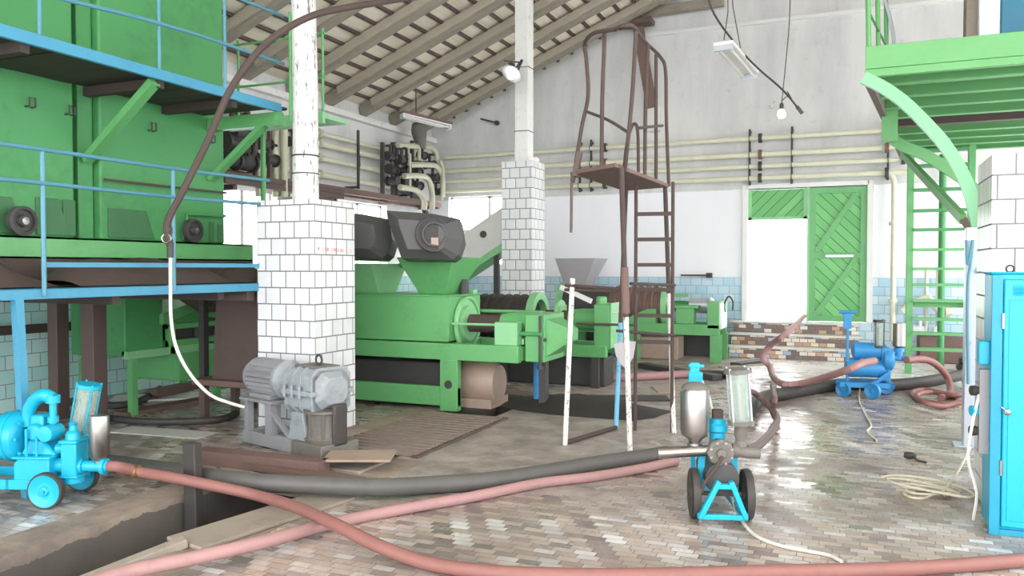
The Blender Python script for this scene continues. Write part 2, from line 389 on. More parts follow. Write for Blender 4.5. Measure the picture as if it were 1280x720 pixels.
def wall_box(name, mat, boxes):
    b = MB()
    for a in boxes: b.box(*a)
    return struct(b.build(name, mat, smooth=0, origin=(0,0,0)))
DX0, DX1, DZ0, DZ1 = -1.8, .24, .6, 2.98             # doorway
W0, W1, WZ0, WZ1 = -7.9, -6.1, 1.6, 3.05             # window in the back wall
wall_box('wall_back', M['wallback'], [
    (XL-.3, W0, YB, YB+.35, 0, 9), (W0, W1, YB, YB+.35, 0, WZ0), (W0, W1, YB, YB+.35, WZ1, 9), (W1, DX0, YB, YB+.35, 0, 9),
    (DX0, DX1, YB, YB+.35, 0, DZ0), (DX0, DX1, YB, YB+.35, DZ1, 9), (DX1, XR+.3, YB, YB+.35, 0, 9)])
V0, V1, VZ0, VZ1 = 8.2, 10.1, 1.55, 2.85             # window in the left wall
wall_box('wall_left', M['wallleft'], [
    (XL-.35, XL, YF, V0, 0, 4.7), (XL-.35, XL, V0, V1, 0, VZ0), (XL-.35, XL, V0, V1, VZ1, 4.7), (XL-.35, XL, V1, 11.7, 0, 4.7),
    (XL-.35, XL, 11.7, 13.3, 0, 1.6), (XL-.35, XL, 11.7, 13.3, 2.75, 4.7), (XL-.35, XL, 13.3, YB, 0, 4.7)])
# right-hand wall with its tall daylight windows (beyond the frame)
rb = [(XR, XR+.35, YF, 8.6, 0, .7), (XR, XR+.35, YF, YB, 4.4, 6.4)]      # unseen far bay opened up to let more daylight in
for y in (-5, -1.2, 2.6, 6.4, 8.0, 14.5): rb.append((XR, XR+.35, y, y+.6, .7, 4.3))
wall_box('wall_right', M['wallplain'], rb)
def pane(name, x0, x1, y0, y1, z0, z1, axis, nv, nh):
    w = bpy.data.objects.new(name, None); COL.objects.link(w); struct(w); w.location = ((x0+x1)/2, (y0+y1)/2, z0)
    WMAT[w] = Matrix.Translation(w.location); b = MB(); k = .035
    if axis == 'Y':
        for i in range(nv+1):
            xx = x0+(x1-x0)*i/nv; b.box(xx-k, xx+k, y0, y1, z0, z1)
        for i in range(nh+1):
            zz = z0+(z1-z0)*i/nh; b.box(x0, x1, y0, y1, zz-k, zz+k)
    else:
        for i in range(nv+1):
            yy = y0+(y1-y0)*i/nv; b.box(x0, x1, yy-k, yy+k, z0, z1)
        for i in range(nh+1):
            zz = z0+(z1-z0)*i/nh; b.box(x0, x1, y0, y1, zz-k, zz+k)
    b.build('window_frame', M['white'], w)
pane('window_1', W0, W1, YB+.12, YB+.18, WZ0, WZ1, 'Y', 2, 2)
pane('window_2', XL-.2, XL-.14, V0, V1, VZ0, VZ1, 'X', 3, 1)
pane('window_3', XL-.2, XL-.14, 11.7, 13.3, 1.6, 2.75, 'X', 2, 1)

# roof: boarded slope rising from the left wall to the ridge, falling again on the right
EZ, SL = 4.47, .407
def roofz(x): return EZ+SL*(x-XL) if x < 0 else EZ+SL*(0-XL)-SL*x
b = MB(); b.add([(XL-.4,YF,roofz(XL-.4)+.05),(0,YF,roofz(0)+.05),(XR+.5,YF,roofz(XR+.5)+.05),(XR+.5,YB+.4,roofz(XR+.5)+.05),(0,YB+.4,roofz(0)+.05),(XL-.4,YB+.4,roofz(XL-.4)+.05),
    (XL-.4,YF,roofz(XL-.4)+.12),(0,YF,roofz(0)+.12),(XR+.5,YF,roofz(XR+.5)+.12),(XR+.5,YB+.4,roofz(XR+.5)+.12),(0,YB+.4,roofz(0)+.12),(XL-.4,YB+.4,roofz(XL-.4)+.12)],
    [(0,1,4,5),(1,2,3,4),(6,11,10,7),(7,10,9,8),(0,6,7,1),(1,7,8,2),(3,9,10,4),(4,10,11,5),(0,5,11,6),(2,8,9,3)])
struct(b.build('ceiling', M['roof'], smooth=0, origin=(0,0,0)))
b = MB(); x = XL+.25
while x < -.1:
    b.bar((x, YF, roofz(x)+.03), (x, YB, roofz(x)+.03), .055, .045); x += .29
struct(b.build('trim_1', M['brown'], smooth=0, origin=(0,0,0)))
k = 2
ys = [14.45-1.02*i for i in range(15)]
for y in ys:
    b = MB(); b.bar((XL+.02, y, roofz(XL+.02)-.085), (0, y, roofz(0)-.085), .12, .2)
    o = struct(b.build('trim_%d' % k, M['rafter'], smooth=0)); k += 1
    b = MB(); b.bar((XL+.3, y-.09, roofz(XL+.3)-.06), (0, y-.09, roofz(0)-.06), .05, .13)
    struct(b.build('trim_%d' % k, M['sister'], smooth=0)); k += 1
b = MB(); b.bar((-4.9, 14.9, 6.32), (-2.2, 14.9, 6.36), .14, .16); struct(b.build('trim_%d' % k, M['rafter'], bevel=.01)); k += 1      # tie beam on the gable
b = MB(); b.box(-3.7, XR, 15.03, 15.1, 5.93, 5.99); struct(b.build('trim_%d' % k, M['wallplain'])); k += 1       # plaster ledge across the gable
b = MB()                                                                                                             # wall plate under the rafters
b.box(XL, XL+.12, YF, YB, 4.2, 4.3); struct(b.build('trim_%d' % k, M['whitewash'])); k += 1
b = MB(); b.box(XL+.001, XL+.05, 10.3, 15.0, .12, .3); struct(b.build('trim_%d' % k, M['concrete'])); k += 1
# concrete bridge and beam that carries the motor over the pit
b = MB(); b.box(TX0-.25, TX1+.02, 5.05, 5.5, -.14, .02); struct(b.build('trim_%d' % k, M['plank'], bevel=.01)); k += 1
b = MB(); b.box(TX0-.02, TX1+.02, 5.5, 5.62, -.2, .0); struct(b.build('trim_%d' % k, M['concrete'], bevel=.01)); k += 1

# doorway: pale frame, green boarded leaf on the right, transom over the open left half
d = bpy.data.objects.new('door_1', None); COL.objects.link(d); struct(d); d.location = ((DX0+DX1)/2, YB, DZ0); WMAT[d] = Matrix.Translation(d.location)
b = MB(); b.box(DX0-.07, DX0+.03, YB-.05, YB+.2, DZ0, DZ1+.08); b.box(DX1-.03, DX1+.07, YB-.05, YB+.2, DZ0, DZ1+.08); b.box(DX0, DX1, YB-.05, YB+.2, DZ1, DZ1+.08)
b.build('door_frame', M['white'], d, bevel=.008)
LX = -.72
b = MB(); b.box(LX, DX1-.03, YB+.02, YB+.06, DZ0+.01, DZ1-.02); lf = b.build('door_leaf', M['doordiag'], d, smooth=0)
b = MB()
b.box(LX, LX+.1, YB-.01, YB+.02, DZ0+.01, DZ1-.02); b.box(DX1-.13, DX1-.03, YB-.01, YB+.02, DZ0+.01, DZ1-.02)
for z0 in (DZ0+.01, 1.72, DZ1-.12): b.box(LX, DX1-.03, YB-.013, YB+.02, z0, z0+.1)
b.bar((LX+.12, YB+.002, 1.84), (DX1-.2, YB+.002, DZ1-.14), .03, .09, (0,0,1)); b.bar((LX+.12, YB+.002, DZ0+.12), (DX1-.2, YB+.002, 1.7), .03, .09)
b.build('leaf_rail', M['green'], lf, smooth=0)
b = MB(); b.box(-.45, .0, YB-.045, YB-.013, 1.74, 1.78); b.build('door_bolt', M['galv'], lf)
b = MB(); b.box(DX0+.03, LX-.04, YB+.03, YB+.07, 2.42, DZ1-.02); tr = b.build('transom_panel', M['doordiag2'], d, smooth=0)
b = MB(); b.box(DX0+.03, LX-.04, YB+.0, YB+.03, 2.42, 2.47); b.box(DX0+.03, DX0+.09, YB, YB+.03, 2.42, DZ1-.02); b.box(LX-.1, LX-.04, YB, YB+.03, 2.42, DZ1-.02); b.build('panel_rail', M['green_lt'], tr)
b = MB(); b.box(LX-.04, LX, YB-.02, YB+.12, DZ0, DZ1); b.build('door_mullion', M['green_lt'], d)
b = MB(); b.box(DX0-1.0, DX1+1.0, YB+.1, YB+6, DZ0-.12, DZ0-.01); struct(b.build('trim_%d' % k, M['sheet'])); k += 1     # yard outside the door

st = thing('entrance_steps', 'three brown tiled steps with mosaic risers below the green door', 'steps', (-.9, 14.7, 0))
for i, y in enumerate((14.3, 14.58, 14.86)):
    b = MB(); b.box(-1.98, .1, y, YB-.001, .2*i, .2*i+.172); sp = b.build('riser', M['mosaic'], st, smooth=0)
    b = MB(); b.box(-2.02, .14, y-.045, YB-.001 if i == 2 else y+.28, .2*i+.168, .2*i+.2); b.build('tread', M['sheet'], sp, bevel=.006)

# tiled pillars of the hall
def pillar(name, label, x0, y0, w, h):
    t = thing(name, label, 'pillar', (x0+w/2, y0+w/2, 0))
    b = MB(); b.box(x0, x0+w, y0, y0+w, 0, h); b.build('shaft', M['tilewhite'], t, bevel=.006, smooth=0); return t
p1 = pillar('tiled_pillar', 'near left white tiled pillar carrying a round whitewashed post', -5.15, 5.97, .65, 2.18)
b = MB(); cx, cy = -4.84, 6.3
b.tube(spline([(cx, cy, 2.18), (cx+.005, cy, 3.2), (cx-.01, cy, 4.3), (cx, cy, roofz(cx)+.06)], 3), [.125,.122,.12,.118,.117,.116,.115,.114,.113,.112][:10], 20)
ps = b.build('post', M['bark'], p1)
b = MB(); b.ring((cx, cy, 2.62), (0,0,1), .125, .008, 24, 6); b.ring((cx, cy, 2.45), (0,0,1), .125, .006, 24, 6); b.build('wire_band', M['dark'], ps)
b = MB()
random.seed(3); yy = 6.03
while yy < 6.56:                        # faded red lettering, no longer legible, on the face towards the presses
    w = random.uniform(.018, .03); hh = .035; z = 1.71-.03*(yy-6.0)
    b.box(-4.4995, -4.4975, yy, yy+.005, z, z+hh)
    if random.random() < .6: b.box(-4.4995, -4.4975, yy, yy+w, z+random.choice((0, hh-.005)), z+random.choice((.005, .008)) + (hh-.008 if random.random() < .3 else 0))
    if random.random() < .6: b.box(-4.4995, -4.4975, yy+w-.005, yy+w, z, z+hh)
    yy += w+.012 + (.03 if random.random() < .2 else 0)
for y in (6.22, 6.27): b.box(-4.4995, -4.4975, y, y+.006, 1.62, 1.655)
b.build('faded_lettering', M['redtext'], p1, smooth=0)
p2 = pillar('tiled_pillar', 'distant white tiled pillar with a square timber post and floodlight', -4.86, 11.0, .5, 3.14)
cx, cy = -4.6, 11.25
b = MB(); b.box(cx-.11, cx+.11, cy-.11, cy+.11, 3.14, roofz(cx)+.02); ps = b.build('post', M['whitewash'], p2, bevel=.012)
b = MB(); b.box(cx-.118, cx+.118, cy-.118, cy+.118, 4.55, 4.56); b.box(cx-.118, cx+.118, cy-.118, cy+.118, 3.6, 3.61); b.build('wire_band', M['dark'], ps)
p3 = pillar('tiled_pillar', 'white tiled pillar behind the cyan cabinet at right', .79, 5.78, .62, 2.26)
b = MB()
for i in range(5): b.lathe([(.0,0),(.035,0),(.03,.05),(.0,.07)], (-4.45+.035*(i%3)+.03*(i//3), 11.08+.04*i, 3.14), (0,0,1), 10)
tag(b.build('insulator_pile', M['white'], smooth=50), 'small white porcelain insulators lying on the distant pillar top', 'insulators')

# ================================================================== GREEN TANKS AND WALKWAYS (left)
def tank(label, y0, y1):
    t = thing('storage_tank', label, 'tank', (-6.97, (y0+y1)/2, 1.8), group=None)
    b = MB(); b.box(-7.9, -6.05, y0, y1, 1.8, 4.35); bd = b.build('shell', M['green_dk'], t, bevel=.02)
    return t, bd
tk1, b1 = tank('green steel tank nearer the left edge of the photo', 1.9, 4.78)
tk2, b2 = tank('green steel tank ending by the round post', 5.03, 6.53)
for tk, hs in ((tk1, ((4.1, 4.22, .28), (4.42, 4.62, .30))), (tk2, ((5.1, 5.5, .26), (5.95, 6.1, .2)))):
    for y0, y1, h in hs:
        b = MB(); b.prism([(-6.052, y0, 1.82), (-6.052, y1+.1, 1.82), (-6.052, y1, 1.82+h), (-6.052, y0, 1.82+h)], (.02, 0, 0)); b.build('hatch_plate', M['green_recess'], tk, bevel=.004)
for tk, y0, y1, z1 in ((tk1, 4.66, 4.77, 2.12), (tk2, 6.3, 6.36, 2.02), (tk2, 6.42, 6.48, 2.0)):
    b = MB(); b.box(-6.052, -6.03, y0, y1, 1.82, z1); b.build('slot_plate', M['green_recess'], tk, bevel=.004)
for tk, yy in ((tk1, (4.35, 4.7)), (tk2, (5.55, 6.3))):
    for y in yy:
        b = MB(); b.tube([(-6.05, y, 2.83), (-6.0, y, 2.83), (-6.0, y, 2.9), (-6.0, y+.05, 2.9), (-6.0, y+.05, 2.83), (-6.05, y+.05, 2.83)], .008, 6); b.build('lifting_eye', M['dark'], tk)
b = MB(); b.tube([(-6.0, 5.03, 2.32), (-6.0, 6.5, 2.33)], .012, 6); b.build('conduit', M['brown'], tk2)
b = MB(); b.tube([(-6.02, 5.98, 1.95), (-6.02, 5.98, 2.08), (-6.02, 6.5, 2.09)], .016, 8); b.build('conduit', M['green_dk'], tk2)
b = MB(); b.box(-6.5, -6.12, 4.87, 5.02, 1.4, 4.3); tag(b.build('tank_column', M['green_dk'], bevel=.01), 'green steel column in the gap between the two tanks', 'column')
bm_ = thing('channel_beam', 'bright green channel beam along the foot of the tanks', 'beam', (-5.98, 4.4, 1.62))
b = MB(); b.box(-6.0, -5.96, 1.9, 6.85, 1.625, 1.8); b.box(-6.05, -5.96, 1.9, 6.85, 1.785, 1.8); b.box(-6.05, -5.96, 1.9, 6.85, 1.625, 1.64); b.build('channel', M['green'], bm_)
for y in (3.0, 4.3, 5.6, 6.7):
    b = MB(); b.box(-6.3, -6.03, y, y+.12, 1.45, 1.65); b.build('bearer', M['green'], bm_)
for i, (px, py) in enumerate(((28, 288), (242, 293))):
    c = PX(px, py, -5.93); t = thing('roller_wheel', 'dark roller wheel on the green beam, %s' % ('nearer the left edge' if i == 0 else 'nearer the tiled pillar'), 'wheel', (c.x, c.y, 1.8), group=None)
    c.z = 1.8+.115
    b = MB(); b.lathe([(.02,-.03),(.115,-.03),(.115,.02),(.09,.025),(.085,.0),(.05,.0),(.04,.03),(.0,.035)], c, (1,0,0), 28); b.build('rim', M['dark'], t)
    b = MB(); b.lathe([(.03,.0),(.03,.045),(.0,.05)], c, (1,0,0), 14); b.build('hub', M['steel'], t)

# upper walkway
uw = thing('upper_walkway', 'high walkway with blue edge beam and rails beside the green tanks', 'walkway', (-5.6, 3.8, 3.05))
HX = -5.15; HZ = 3.1
b = MB()
yy = 1.5
while yy < 6.25:
    b.box(-6.04, HX-.03, yy, min(yy+.24, 6.3), HZ-.01+random.uniform(-.006,.006), HZ+.03); yy += .25
b.build('deck', M['underside_brown'], uw)
b = MB(); b.box(HX-.03, HX+.01, 1.5, 6.33, HZ-.035, HZ+.05); b.build('edge_beam', M['beamblue'], uw, bevel=.005)
for y in (2.6, 3.7, 4.86, 5.7):
    b = MB(); b.box(-6.04, HX-.04, y, y+.07, HZ-.09, HZ-.012); b.build('joist', M['underside_brown'], uw)
b = MB(); b.box(-6.04, HX+.01, 6.28, 6.36, HZ-.16, HZ-.035); b.build('end_beam', M['green'], uw)
b = MB(); b.bar((-6.06, 4.91, 2.48), (-5.2, 4.84, HZ-.05), .06, .09, (0,1,0)); b.build('brace', M['green'], uw)
b = MB(); b.bar((-6.04, 6.33, 2.45), (-5.3, 6.33, HZ-.1), .05, .09, (0,1,0)); b.build('brace', M['green'], uw)
for px in (50, 199, 281):
    p = PX(px, 60, HX); b = MB(); b.tube([(HX, p.y, HZ+.05), (HX, p.y, HZ+.95)], .014, 8); b.build('rail_post', M['blue'], uw)
b = MB(); b.tube([(HX, p.y+.9, HZ-.1), (HX, p.y+.9, HZ+.98)], .016, 8); b.build('rail_post', M['green'], uw)
b = MB(); b.tube(spline([(HX+.02, 1.6, HZ+.06), (HX+.02, 3.1, HZ+.25), (HX+.02, 4.2, HZ+.36), (HX+.02, 5.1, HZ+.42), (HX+.02, 6.35, HZ+.44)], 4), .016, 8); b.build('middle_rail', M['blue'], uw)
b = MB(); b.tube(spline([(HX+.02, 1.6, HZ+.93), (HX+.02, 4.3, HZ+.9), (HX+.02, 5.3, HZ+.88), (HX+.02, 6.35, HZ+.9)], 4), .016, 8); b.build('top_rail', M['blue'], uw)
# green catwalk behind the round post
cw = thing('green_catwalk', 'pale green railed catwalk crossing behind the round whitewashed post', 'walkway', (-5.9, 7.6, 3.0))
b = MB(); b.box(-6.6, -5.3, 7.25, 7.66, 3.18, 3.22); b.box(-6.6, -5.3, 7.2, 7.25, 3.12, 3.24); b.build('deck', M['green_lt'], cw)
for x in (-6.5, -5.75, -5.33):
    b = MB(); b.tube([(x, 7.25, 3.2), (x, 7.25, 4.15)], .015, 8); b.build('rail_post', M['green'], cw)
for z in (3.62, 4.1):
    b = MB(); b.tube([(-6.6, 7.25, z), (-5.3, 7.25, z)], .014, 8); b.build('rail', M['green'], cw)
b = MB(); b.tube([(-6.45, 7.6, 3.2), (-6.45, 7.6, 0)], .03, 8); b.build('leg', M['green'], cw)
b = MB(); b.tube([(-5.81, 7.62, 3.2), (-5.81, 7.62, 0)], .03, 8); b.build('leg', M['green'], cw)

# lower platform
lp = thing('lower_platform', 'working platform with blue edge beam, blue rails and dark posts', 'platform', (-5.5, 4.2, 0))
b = MB(); b.box(HX-.02, HX+.02, 1.5, 6.33, 1.335, 1.41); b.box(HX-.06, HX+.02, 1.5, 6.33, 1.4, 1.41); b.build('edge_beam', M['beamblue'], lp, bevel=.004)
b = MB(); yy = 1.5
while yy < 6.3:
    b.box(-5.95, HX-.02, yy, min(yy+.19, 6.32), 1.37+random.uniform(-.008,.008), 1.405); yy += .195
b.build('deck', M['rust'], lp)
for y in (2.2, 3.3, 4.4, 5.5):
    b = MB(); b.box(-6.8, HX-.03, y, y+.07, 1.27, 1.368); b.build('joist', M['underside_brown'], lp)
for px in (50, 213):
    p = PX(px, 250, HX); b = MB(); b.tube([(HX+.03, p.y, 1.36), (HX+.03, p.y, 2.36)], .016, 8); b.build('rail_post', M['blue'], lp)
for z, m_ in ((2.36, 'blue'), (2.13, 'blue')):
    b = MB(); b.tube(spline([(HX+.04, 2.2, z-.02), (HX+.04, 3.6, z), (HX+.04, 4.9, z), (HX+.04, 6.1, z+.02)], 4), .015, 8); b.build('rail', M['blue'], lp)
p = PX(50, 330, HX); b = MB(); b.box(HX+.015, HX+.03, p.y, 5.98, 1.555, 1.59); b.build('toe_rail', M['beamblue'], lp)
p = PX(22, 420, HX); b = MB(); b.bar((HX+.0, p.y+.0, 1.36), (HX+.02, p.y+.04, 0), .055, .055); b.build('leg', M['beamblue'], lp)
b = MB(); b.box(-5.99, -5.96, 1.9, 6.85, 1.4, 1.63); b.build('kick_plate', M['rust'], lp)
b = MB(); b.box(-6.91, -6.74, 5.5, 5.66, 0, 1.38); b.box(-7.0, -6.4, 5.45, 5.76, 1.27, 1.39); b.build('leg', M['brown'], lp, bevel=.008)
b = MB(); b.box(-7.58, -7.44, 5.65, 5.79, 0, 1.38); b.box(-7.6, -5.2, 5.9, 6.0, 1.24, 1.36); b.build('leg', M['brown'], lp, bevel=.008)
b = MB(); b.tube([(-7.95, 4.0, .92), (-7.95, 7.6, .9)], .05, 10); tag(b.build('wall_pipe', M['rust']), 'rusty horizontal pipe below the platform along the tiled wall', 'pipe')

# heap of dirty covers lying on the platform
random.seed(5)
def heap(name, label, pts, mat, w=.3):
    b = MB(); A = []
    n = len(pts); prof = 7; vs = []
    for (x, y, h) in pts:
        for j in range(prof):
            a = j/(prof-1); vs.append((x-w+2*w*a, y+random.uniform(-.03,.03), 1.412+h*math.sin(PI*a)**.7*random.uniform(.75,1.1)+.004))
    fs = [(i*prof+j, i*prof+j+1, (i+1)*prof+j+1, (i+1)*prof+j) for i in range(n-1) for j in range(prof-1)]
    base = len(vs)
    for i in range(n): vs += [(vs[i*prof][0], vs[i*prof][1], 1.412), (vs[i*prof+prof-1][0], vs[i*prof+prof-1][1], 1.412)]
    fs += [(base+2*i, base+2*i+2, base+2*i+3, base+2*i+1) for i in range(n-1)]
    b.add(vs, fs); tag(b.build(name, M[mat], smooth=60), label, 'covers')
heap('folded_tarpaulin', 'crumpled brown tarpaulin bundle on the platform near the left edge', [(-5.55, 2.6+.16*i, h) for i, h in enumerate((.1,.14,.18,.22,.26,.22,.28,.2,.1,.02))], 'rust', .26)
heap('rubber_mat', 'flat brown matting heaped along the middle of the platform', [(-5.55, 4.2+.16*i, h) for i, h in enumerate((.04,.18,.21,.22,.22,.21,.2,.18,.15,.13,.04))], 'rust', .3)
heap('sack_pile', 'low brown heap of sacking beside the tiled pillar on the platform', [(-5.52, 6.0-.0+.1*i-.15, h) for i, h in enumerate((.02,.1,.14,.16,.2,.02))], 'rust', .26)

# rusty swan-neck pipe and the white hose below it
pts = [PZ(213, 308, 6.3), PZ(209, 280, 6.28), PZ(228, 240, 6.3), PZ(258, 180, 6.35), PZ(283, 122, 6.4), PZ(304, 88, 6.45), PZ(335, 52, 6.5), PZ(380, 24, 6.6), PZ(420, 12, 6.75), PZ(480, 2, 7.1), PZ(560, -12, 7.8), PZ(640, -40, 8.6)]
sw = thing('swan_neck_pipe', 'long rusty pipe arching from the platform up past the round post', 'pipe', tuple(pts[0]))
b = MB(); b.tube(spline(pts, 6), .028, 10); b.build('tube', M['rust'], sw)
b = MB(); b.ring(PZ(208, 298, 6.27), FW, .035, .007, 20, 6); b.build('valve_wheel', M['steel'], sw)
b = MB(); b.cyl(PZ(213, 322, 6.3), PZ(213, 306, 6.3), .026, 10); b.cyl(PZ(210, 292, 6.3), PZ(210, 284, 6.29), .034, 10); b.build('coupling', M['dark'], sw)
q = [PZ(213, 322, 6.3), PZ(213, 355, 6.3), PZ(214, 400, 6.3), PZ(221, 436, 6.3), PZ(238, 468, 6.35), PZ(262, 493, 6.4), PZ(285, 503, 6.45), PZ(305, 509, 6.52)]
b = MB(); b.tube(spline(q, 6), .013, 8); tag(b.build('drain_hose', M['cord']), 'white hose hanging from the swan-neck pipe down to the motor stand', 'hose')

# ================================================================== under the platform
hm = thing('crusher_machine', 'green crusher cabinet on legs seen below the platform', 'machine', (-7.3, 6.8, 0))
b = MB(); b.box(-7.75, -6.95, 6.05, 6.55, .62, 1.32); b.build('housing', M['green_dk'], hm, bevel=.012)
b = MB(); b.prism([(-6.9, 6.5, .93), (-6.9, 7.7, 1.26), (-6.9, 7.7, 1.37), (-6.9, 6.5, 1.05)], (-.8, 0, 0)); b.build('inclined_chute', M['green'], hm, bevel=.01)
b = MB(); b.prism([(-6.99, 6.6, .92), (-6.99, 7.7, .92), (-6.99, 7.7, 1.26)], (-.03, 0, 0)); b.build('shade_panel', M['green_dk'], hm)  # dark triangle added for the shadow under the inclined chute
b = MB(); b.box(-7.7, -6.92, 6.6, 7.6, .66, .75); b.box(-6.98, -6.92, 6.6, 7.6, .87, .93); b.box(-6.98, -6.9, 7.42, 7.6, .1, 1.2); b.box(-6.98, -6.9, 6.6, 6.68, .6, .95); b.build('frame', M['green'], hm, bevel=.006)
b = MB(); b.box(-7.0, -6.9, 6.05, 7.6, .6, .68); b.build('sill', M['green_lt'], hm)
b = MB(); b.box(-7.65, -6.93, 6.75, 7.35, .28, .62); b.build('lower_door', M['green'], hm, bevel=.01)
for x, y in ((-7.7, 6.1), (-6.98, 6.1), (-7.7, 7.5), (-6.98, 7.3)):
    b = MB(); b.box(x, x+.07, y, y+.07, 0, .6); b.build('leg', M['green'], hm)
b = MB(); b.box(-7.6, -7.0, 6.7, 7.4, .75, .92); b.lathe([(.08,0),(.08,.17),(0,.17)], (-6.99, 7.1, .75), (0,0,1), 16); b.build('feed_drum', M['dark'], hm)
b = MB(); b.funnel([(-6.75,6.85,1.06),(-6.45,6.85,1.06),(-6.45,7.0,1.06),(-6.75,7.0,1.06)], [(-6.85,6.5,1.3),(-6.1,6.5,1.3),(-6.1,7.5,1.3),(-6.85,7.5,1.3)])
tag(b.build('drip_hopper', M['brown'], smooth=0), 'dark brown hopper hanging below the platform deck beside the green crusher', 'hopper')
b = MB(); b.funnel([(-6.02,6.3,.42),(-5.5,6.3,.42),(-5.5,6.75,.42),(-6.02,6.75,.42)], [(-5.95,6.3,1.3),(-5.32,6.3,1.3),(-5.32,6.95,1.3),(-5.95,6.95,1.3)], .02)
tag(b.build('discharge_chute', M['brown'], smooth=0), 'tall dark brown discharge chute behind the near tiled pillar', 'chute')
bn = thing('low_bench', 'low brown bench below the dark discharge chute', 'bench', (-5.75, 6.45, 0))
b = MB(); b.box(-6.2, -5.3, 6.2, 6.8, .36, .42); b.build('top', M['rustred'], bn, bevel=.006)
for x, y in ((-6.15, 6.25), (-5.4, 6.25), (-6.15, 6.7), (-5.4, 6.7)):
    b = MB(); b.box(x, x+.07, y, y+.07, 0, .36); b.build('leg', M['brown'], bn)
ld = thing('access_ladder', 'dark steel ladder with three rungs below the platform', 'ladder', (-6.3, 6.1, 0))
b = MB(); b.box(-6.43, -6.36, 6.54, 6.61, 0, 1.37); b.build('rail', M['dark'], ld)
b = MB(); b.box(-6.12, -6.07, 6.98, 7.03, 0, 1.37); b.build('rail', M['dark'], ld)
for z in (.75, 1.0, 1.2):
    b = MB(); b.tube([(-6.39, 6.575, z), (-6.1, 7.0, z)], .013, 8); b.build('rung', M['dark'], ld)
# sheets and boards scattered on the floor there; pale ones enlarged to stand for glare
def board(name, label, cat, a, bq, w, t_, mat, z=.0, lift=0):
    a, bq = Vector(a), Vector(bq); b = MB(); b.bar(a+Vector((0,0,z+t_/2)), bq+Vector((0,0,z+t_/2+lift)), w, t_); return tag(b.build(name, M[mat], bevel=.004), label, cat)
board('floor_board', 'rust-brown board lying behind the brown platform post', 'board', G(150, 520), G(262, 500), .22, .04, 'rustred')
board('floor_board', 'pale board standing in for floor glare in front of the green crusher', 'board', G(140, 500), G(250, 495), .5, .02, 'sheet')
board('glare_sheet', 'light sheet enlarged to stand in for glare on the floor right of the brown platform post', 'sheet', G(150, 537), G(260, 545), .3, .008, 'sheet')
board('floor_board', 'dark board lying to the left of the brown platform post', 'board', G(40, 520), G(98, 500), .28, .05, 'rustred')
board('glare_sheet', 'light sheet enlarged to stand in for glare on the floor left of the brown platform post', 'sheet', G(36, 512), G(100, 506), .4, .012, 'sheet')
board('metal_channel', 'rusty channel section lying tilted by the green crusher leg', 'channel', G(190, 500), G(245, 488), .16, .09, 'rustred', .03)
b = MB(); b.tube(spline([G(138, 528), G(180, 532), G(230, 532), (G(275, 529)), G(296, 521)], 5), .035, 10)
o = b.build('floor_hose', M['rubber']); o.location.z += .04; tag(o, 'short dark hose curving on the floor behind the motor stand', 'hose')
b = MB(); b.tube(spline([G(110, 505), G(140, 512), G(175, 506), G(200, 490)], 5), .04, 10); o = b.build('floor_hose', M['rubber']); o.location.z += .045; tag(o, 'black hose curving round the brown platform post', 'hose')
# ================================================================== SCREW PRESSES
def sq(x0, x1, y0, y1, z): return [(x0,y0,z),(x1,y0,z),(x1,y1,z),(x0,y1,z)]
pr = thing('screw_press', 'nearest green screw press with closed housing behind the near tiled pillar', 'press', (-4.9, 8.1, 0))
b = MB(); b.box(-6.5, -4.03, 7.7, 8.5, .75, 1.24); b.box(-6.52, -4.01, 7.68, 8.52, 1.235, 1.255); b.build('housing', M['green'], pr, bevel=.012)
b = MB(); b.box(-4.12, -4.02, 7.69, 7.7, .76, 1.23); b.box(-6.5, -4.02, 7.685, 7.7, .75, .775); b.build('edge_strip', M['green'], pr)
b = MB(); b.box(-6.55, -3.2, 7.66, 7.76, .555, .735); b.box(-6.55, -3.2, 8.44, 8.54, .555, .735); b.box(-3.3, -3.2, 7.76, 8.44, .57, .72); b.box(-4.2, -4.0, 7.76, 8.44, .6, .73); b.build('bed_frame', M['green'], pr, bevel=.008)
for y in (7.66, 8.42):
    b = MB(); b.box(-4.12, -3.91, y, y+.1, 0, .56); lg = b.build('leg', M['green'], pr, bevel=.006)
    b = MB(); b.cyl((-4.015, y-.012, .29), (-4.015, y+.01, .29), .045, 16); b.build('bolt', M['dark'], lg)
b = MB(); b.box(-6.5, -3.91, 7.67, 7.75, .05, .26); b.box(-6.5, -4.0, 8.43, 8.5, .05, .26); b.build('sill_beam', M['green'], pr, bevel=.008)
for x in (-6.5, -5.6):
    b = MB(); b.box(x, x+.12, 7.7, 8.5, 0, .56); b.build('leg', M['green'], pr)
ax = Vector((-4.02, 8.1, .93))
b = MB(); b.lathe([(.3,0),(.3,.03),(.27,.03),(.27,.015),(.2,.015),(.2,.06),(.12,.06)], ax, (1,0,0), 36); b.ring(ax+Vector((.03,0,0)), (1,0,0), .285, .016, 36, 8); b.build('end_flange', M['green_lt'], pr)
b = MB(); b.lathe([(.1,.02),(.1,.42),(.115,.42),(.115,.46)], ax, (1,0,0), 24); b.build('shaft', M['rust'], pr)
b = MB(); b.lathe([(.115,.46),(.135,.62),(.15,.9)], ax, (1,0,0), 24); b.build('cone', M['green'], pr)
b = MB(); b.box(-3.48, -3.22, 7.68, 7.82, .735, .98); b.box(-3.5, -3.2, 7.82, 8.4, .735, .8); b.build('bearing_support', M['green_lt'], pr, bevel=.008)
b = MB(); b.tube([(-4.0, 7.72, .945), (-3.48, 7.75, .945)], .014, 8); b.build('tie_rod', M['green_lt'], pr)
b = MB(); b.tube([(-4.0, 8.45, 1.05), (-3.2, 8.45, 1.05)], .02, 8); b.build('tie_rod', M['green'], pr)
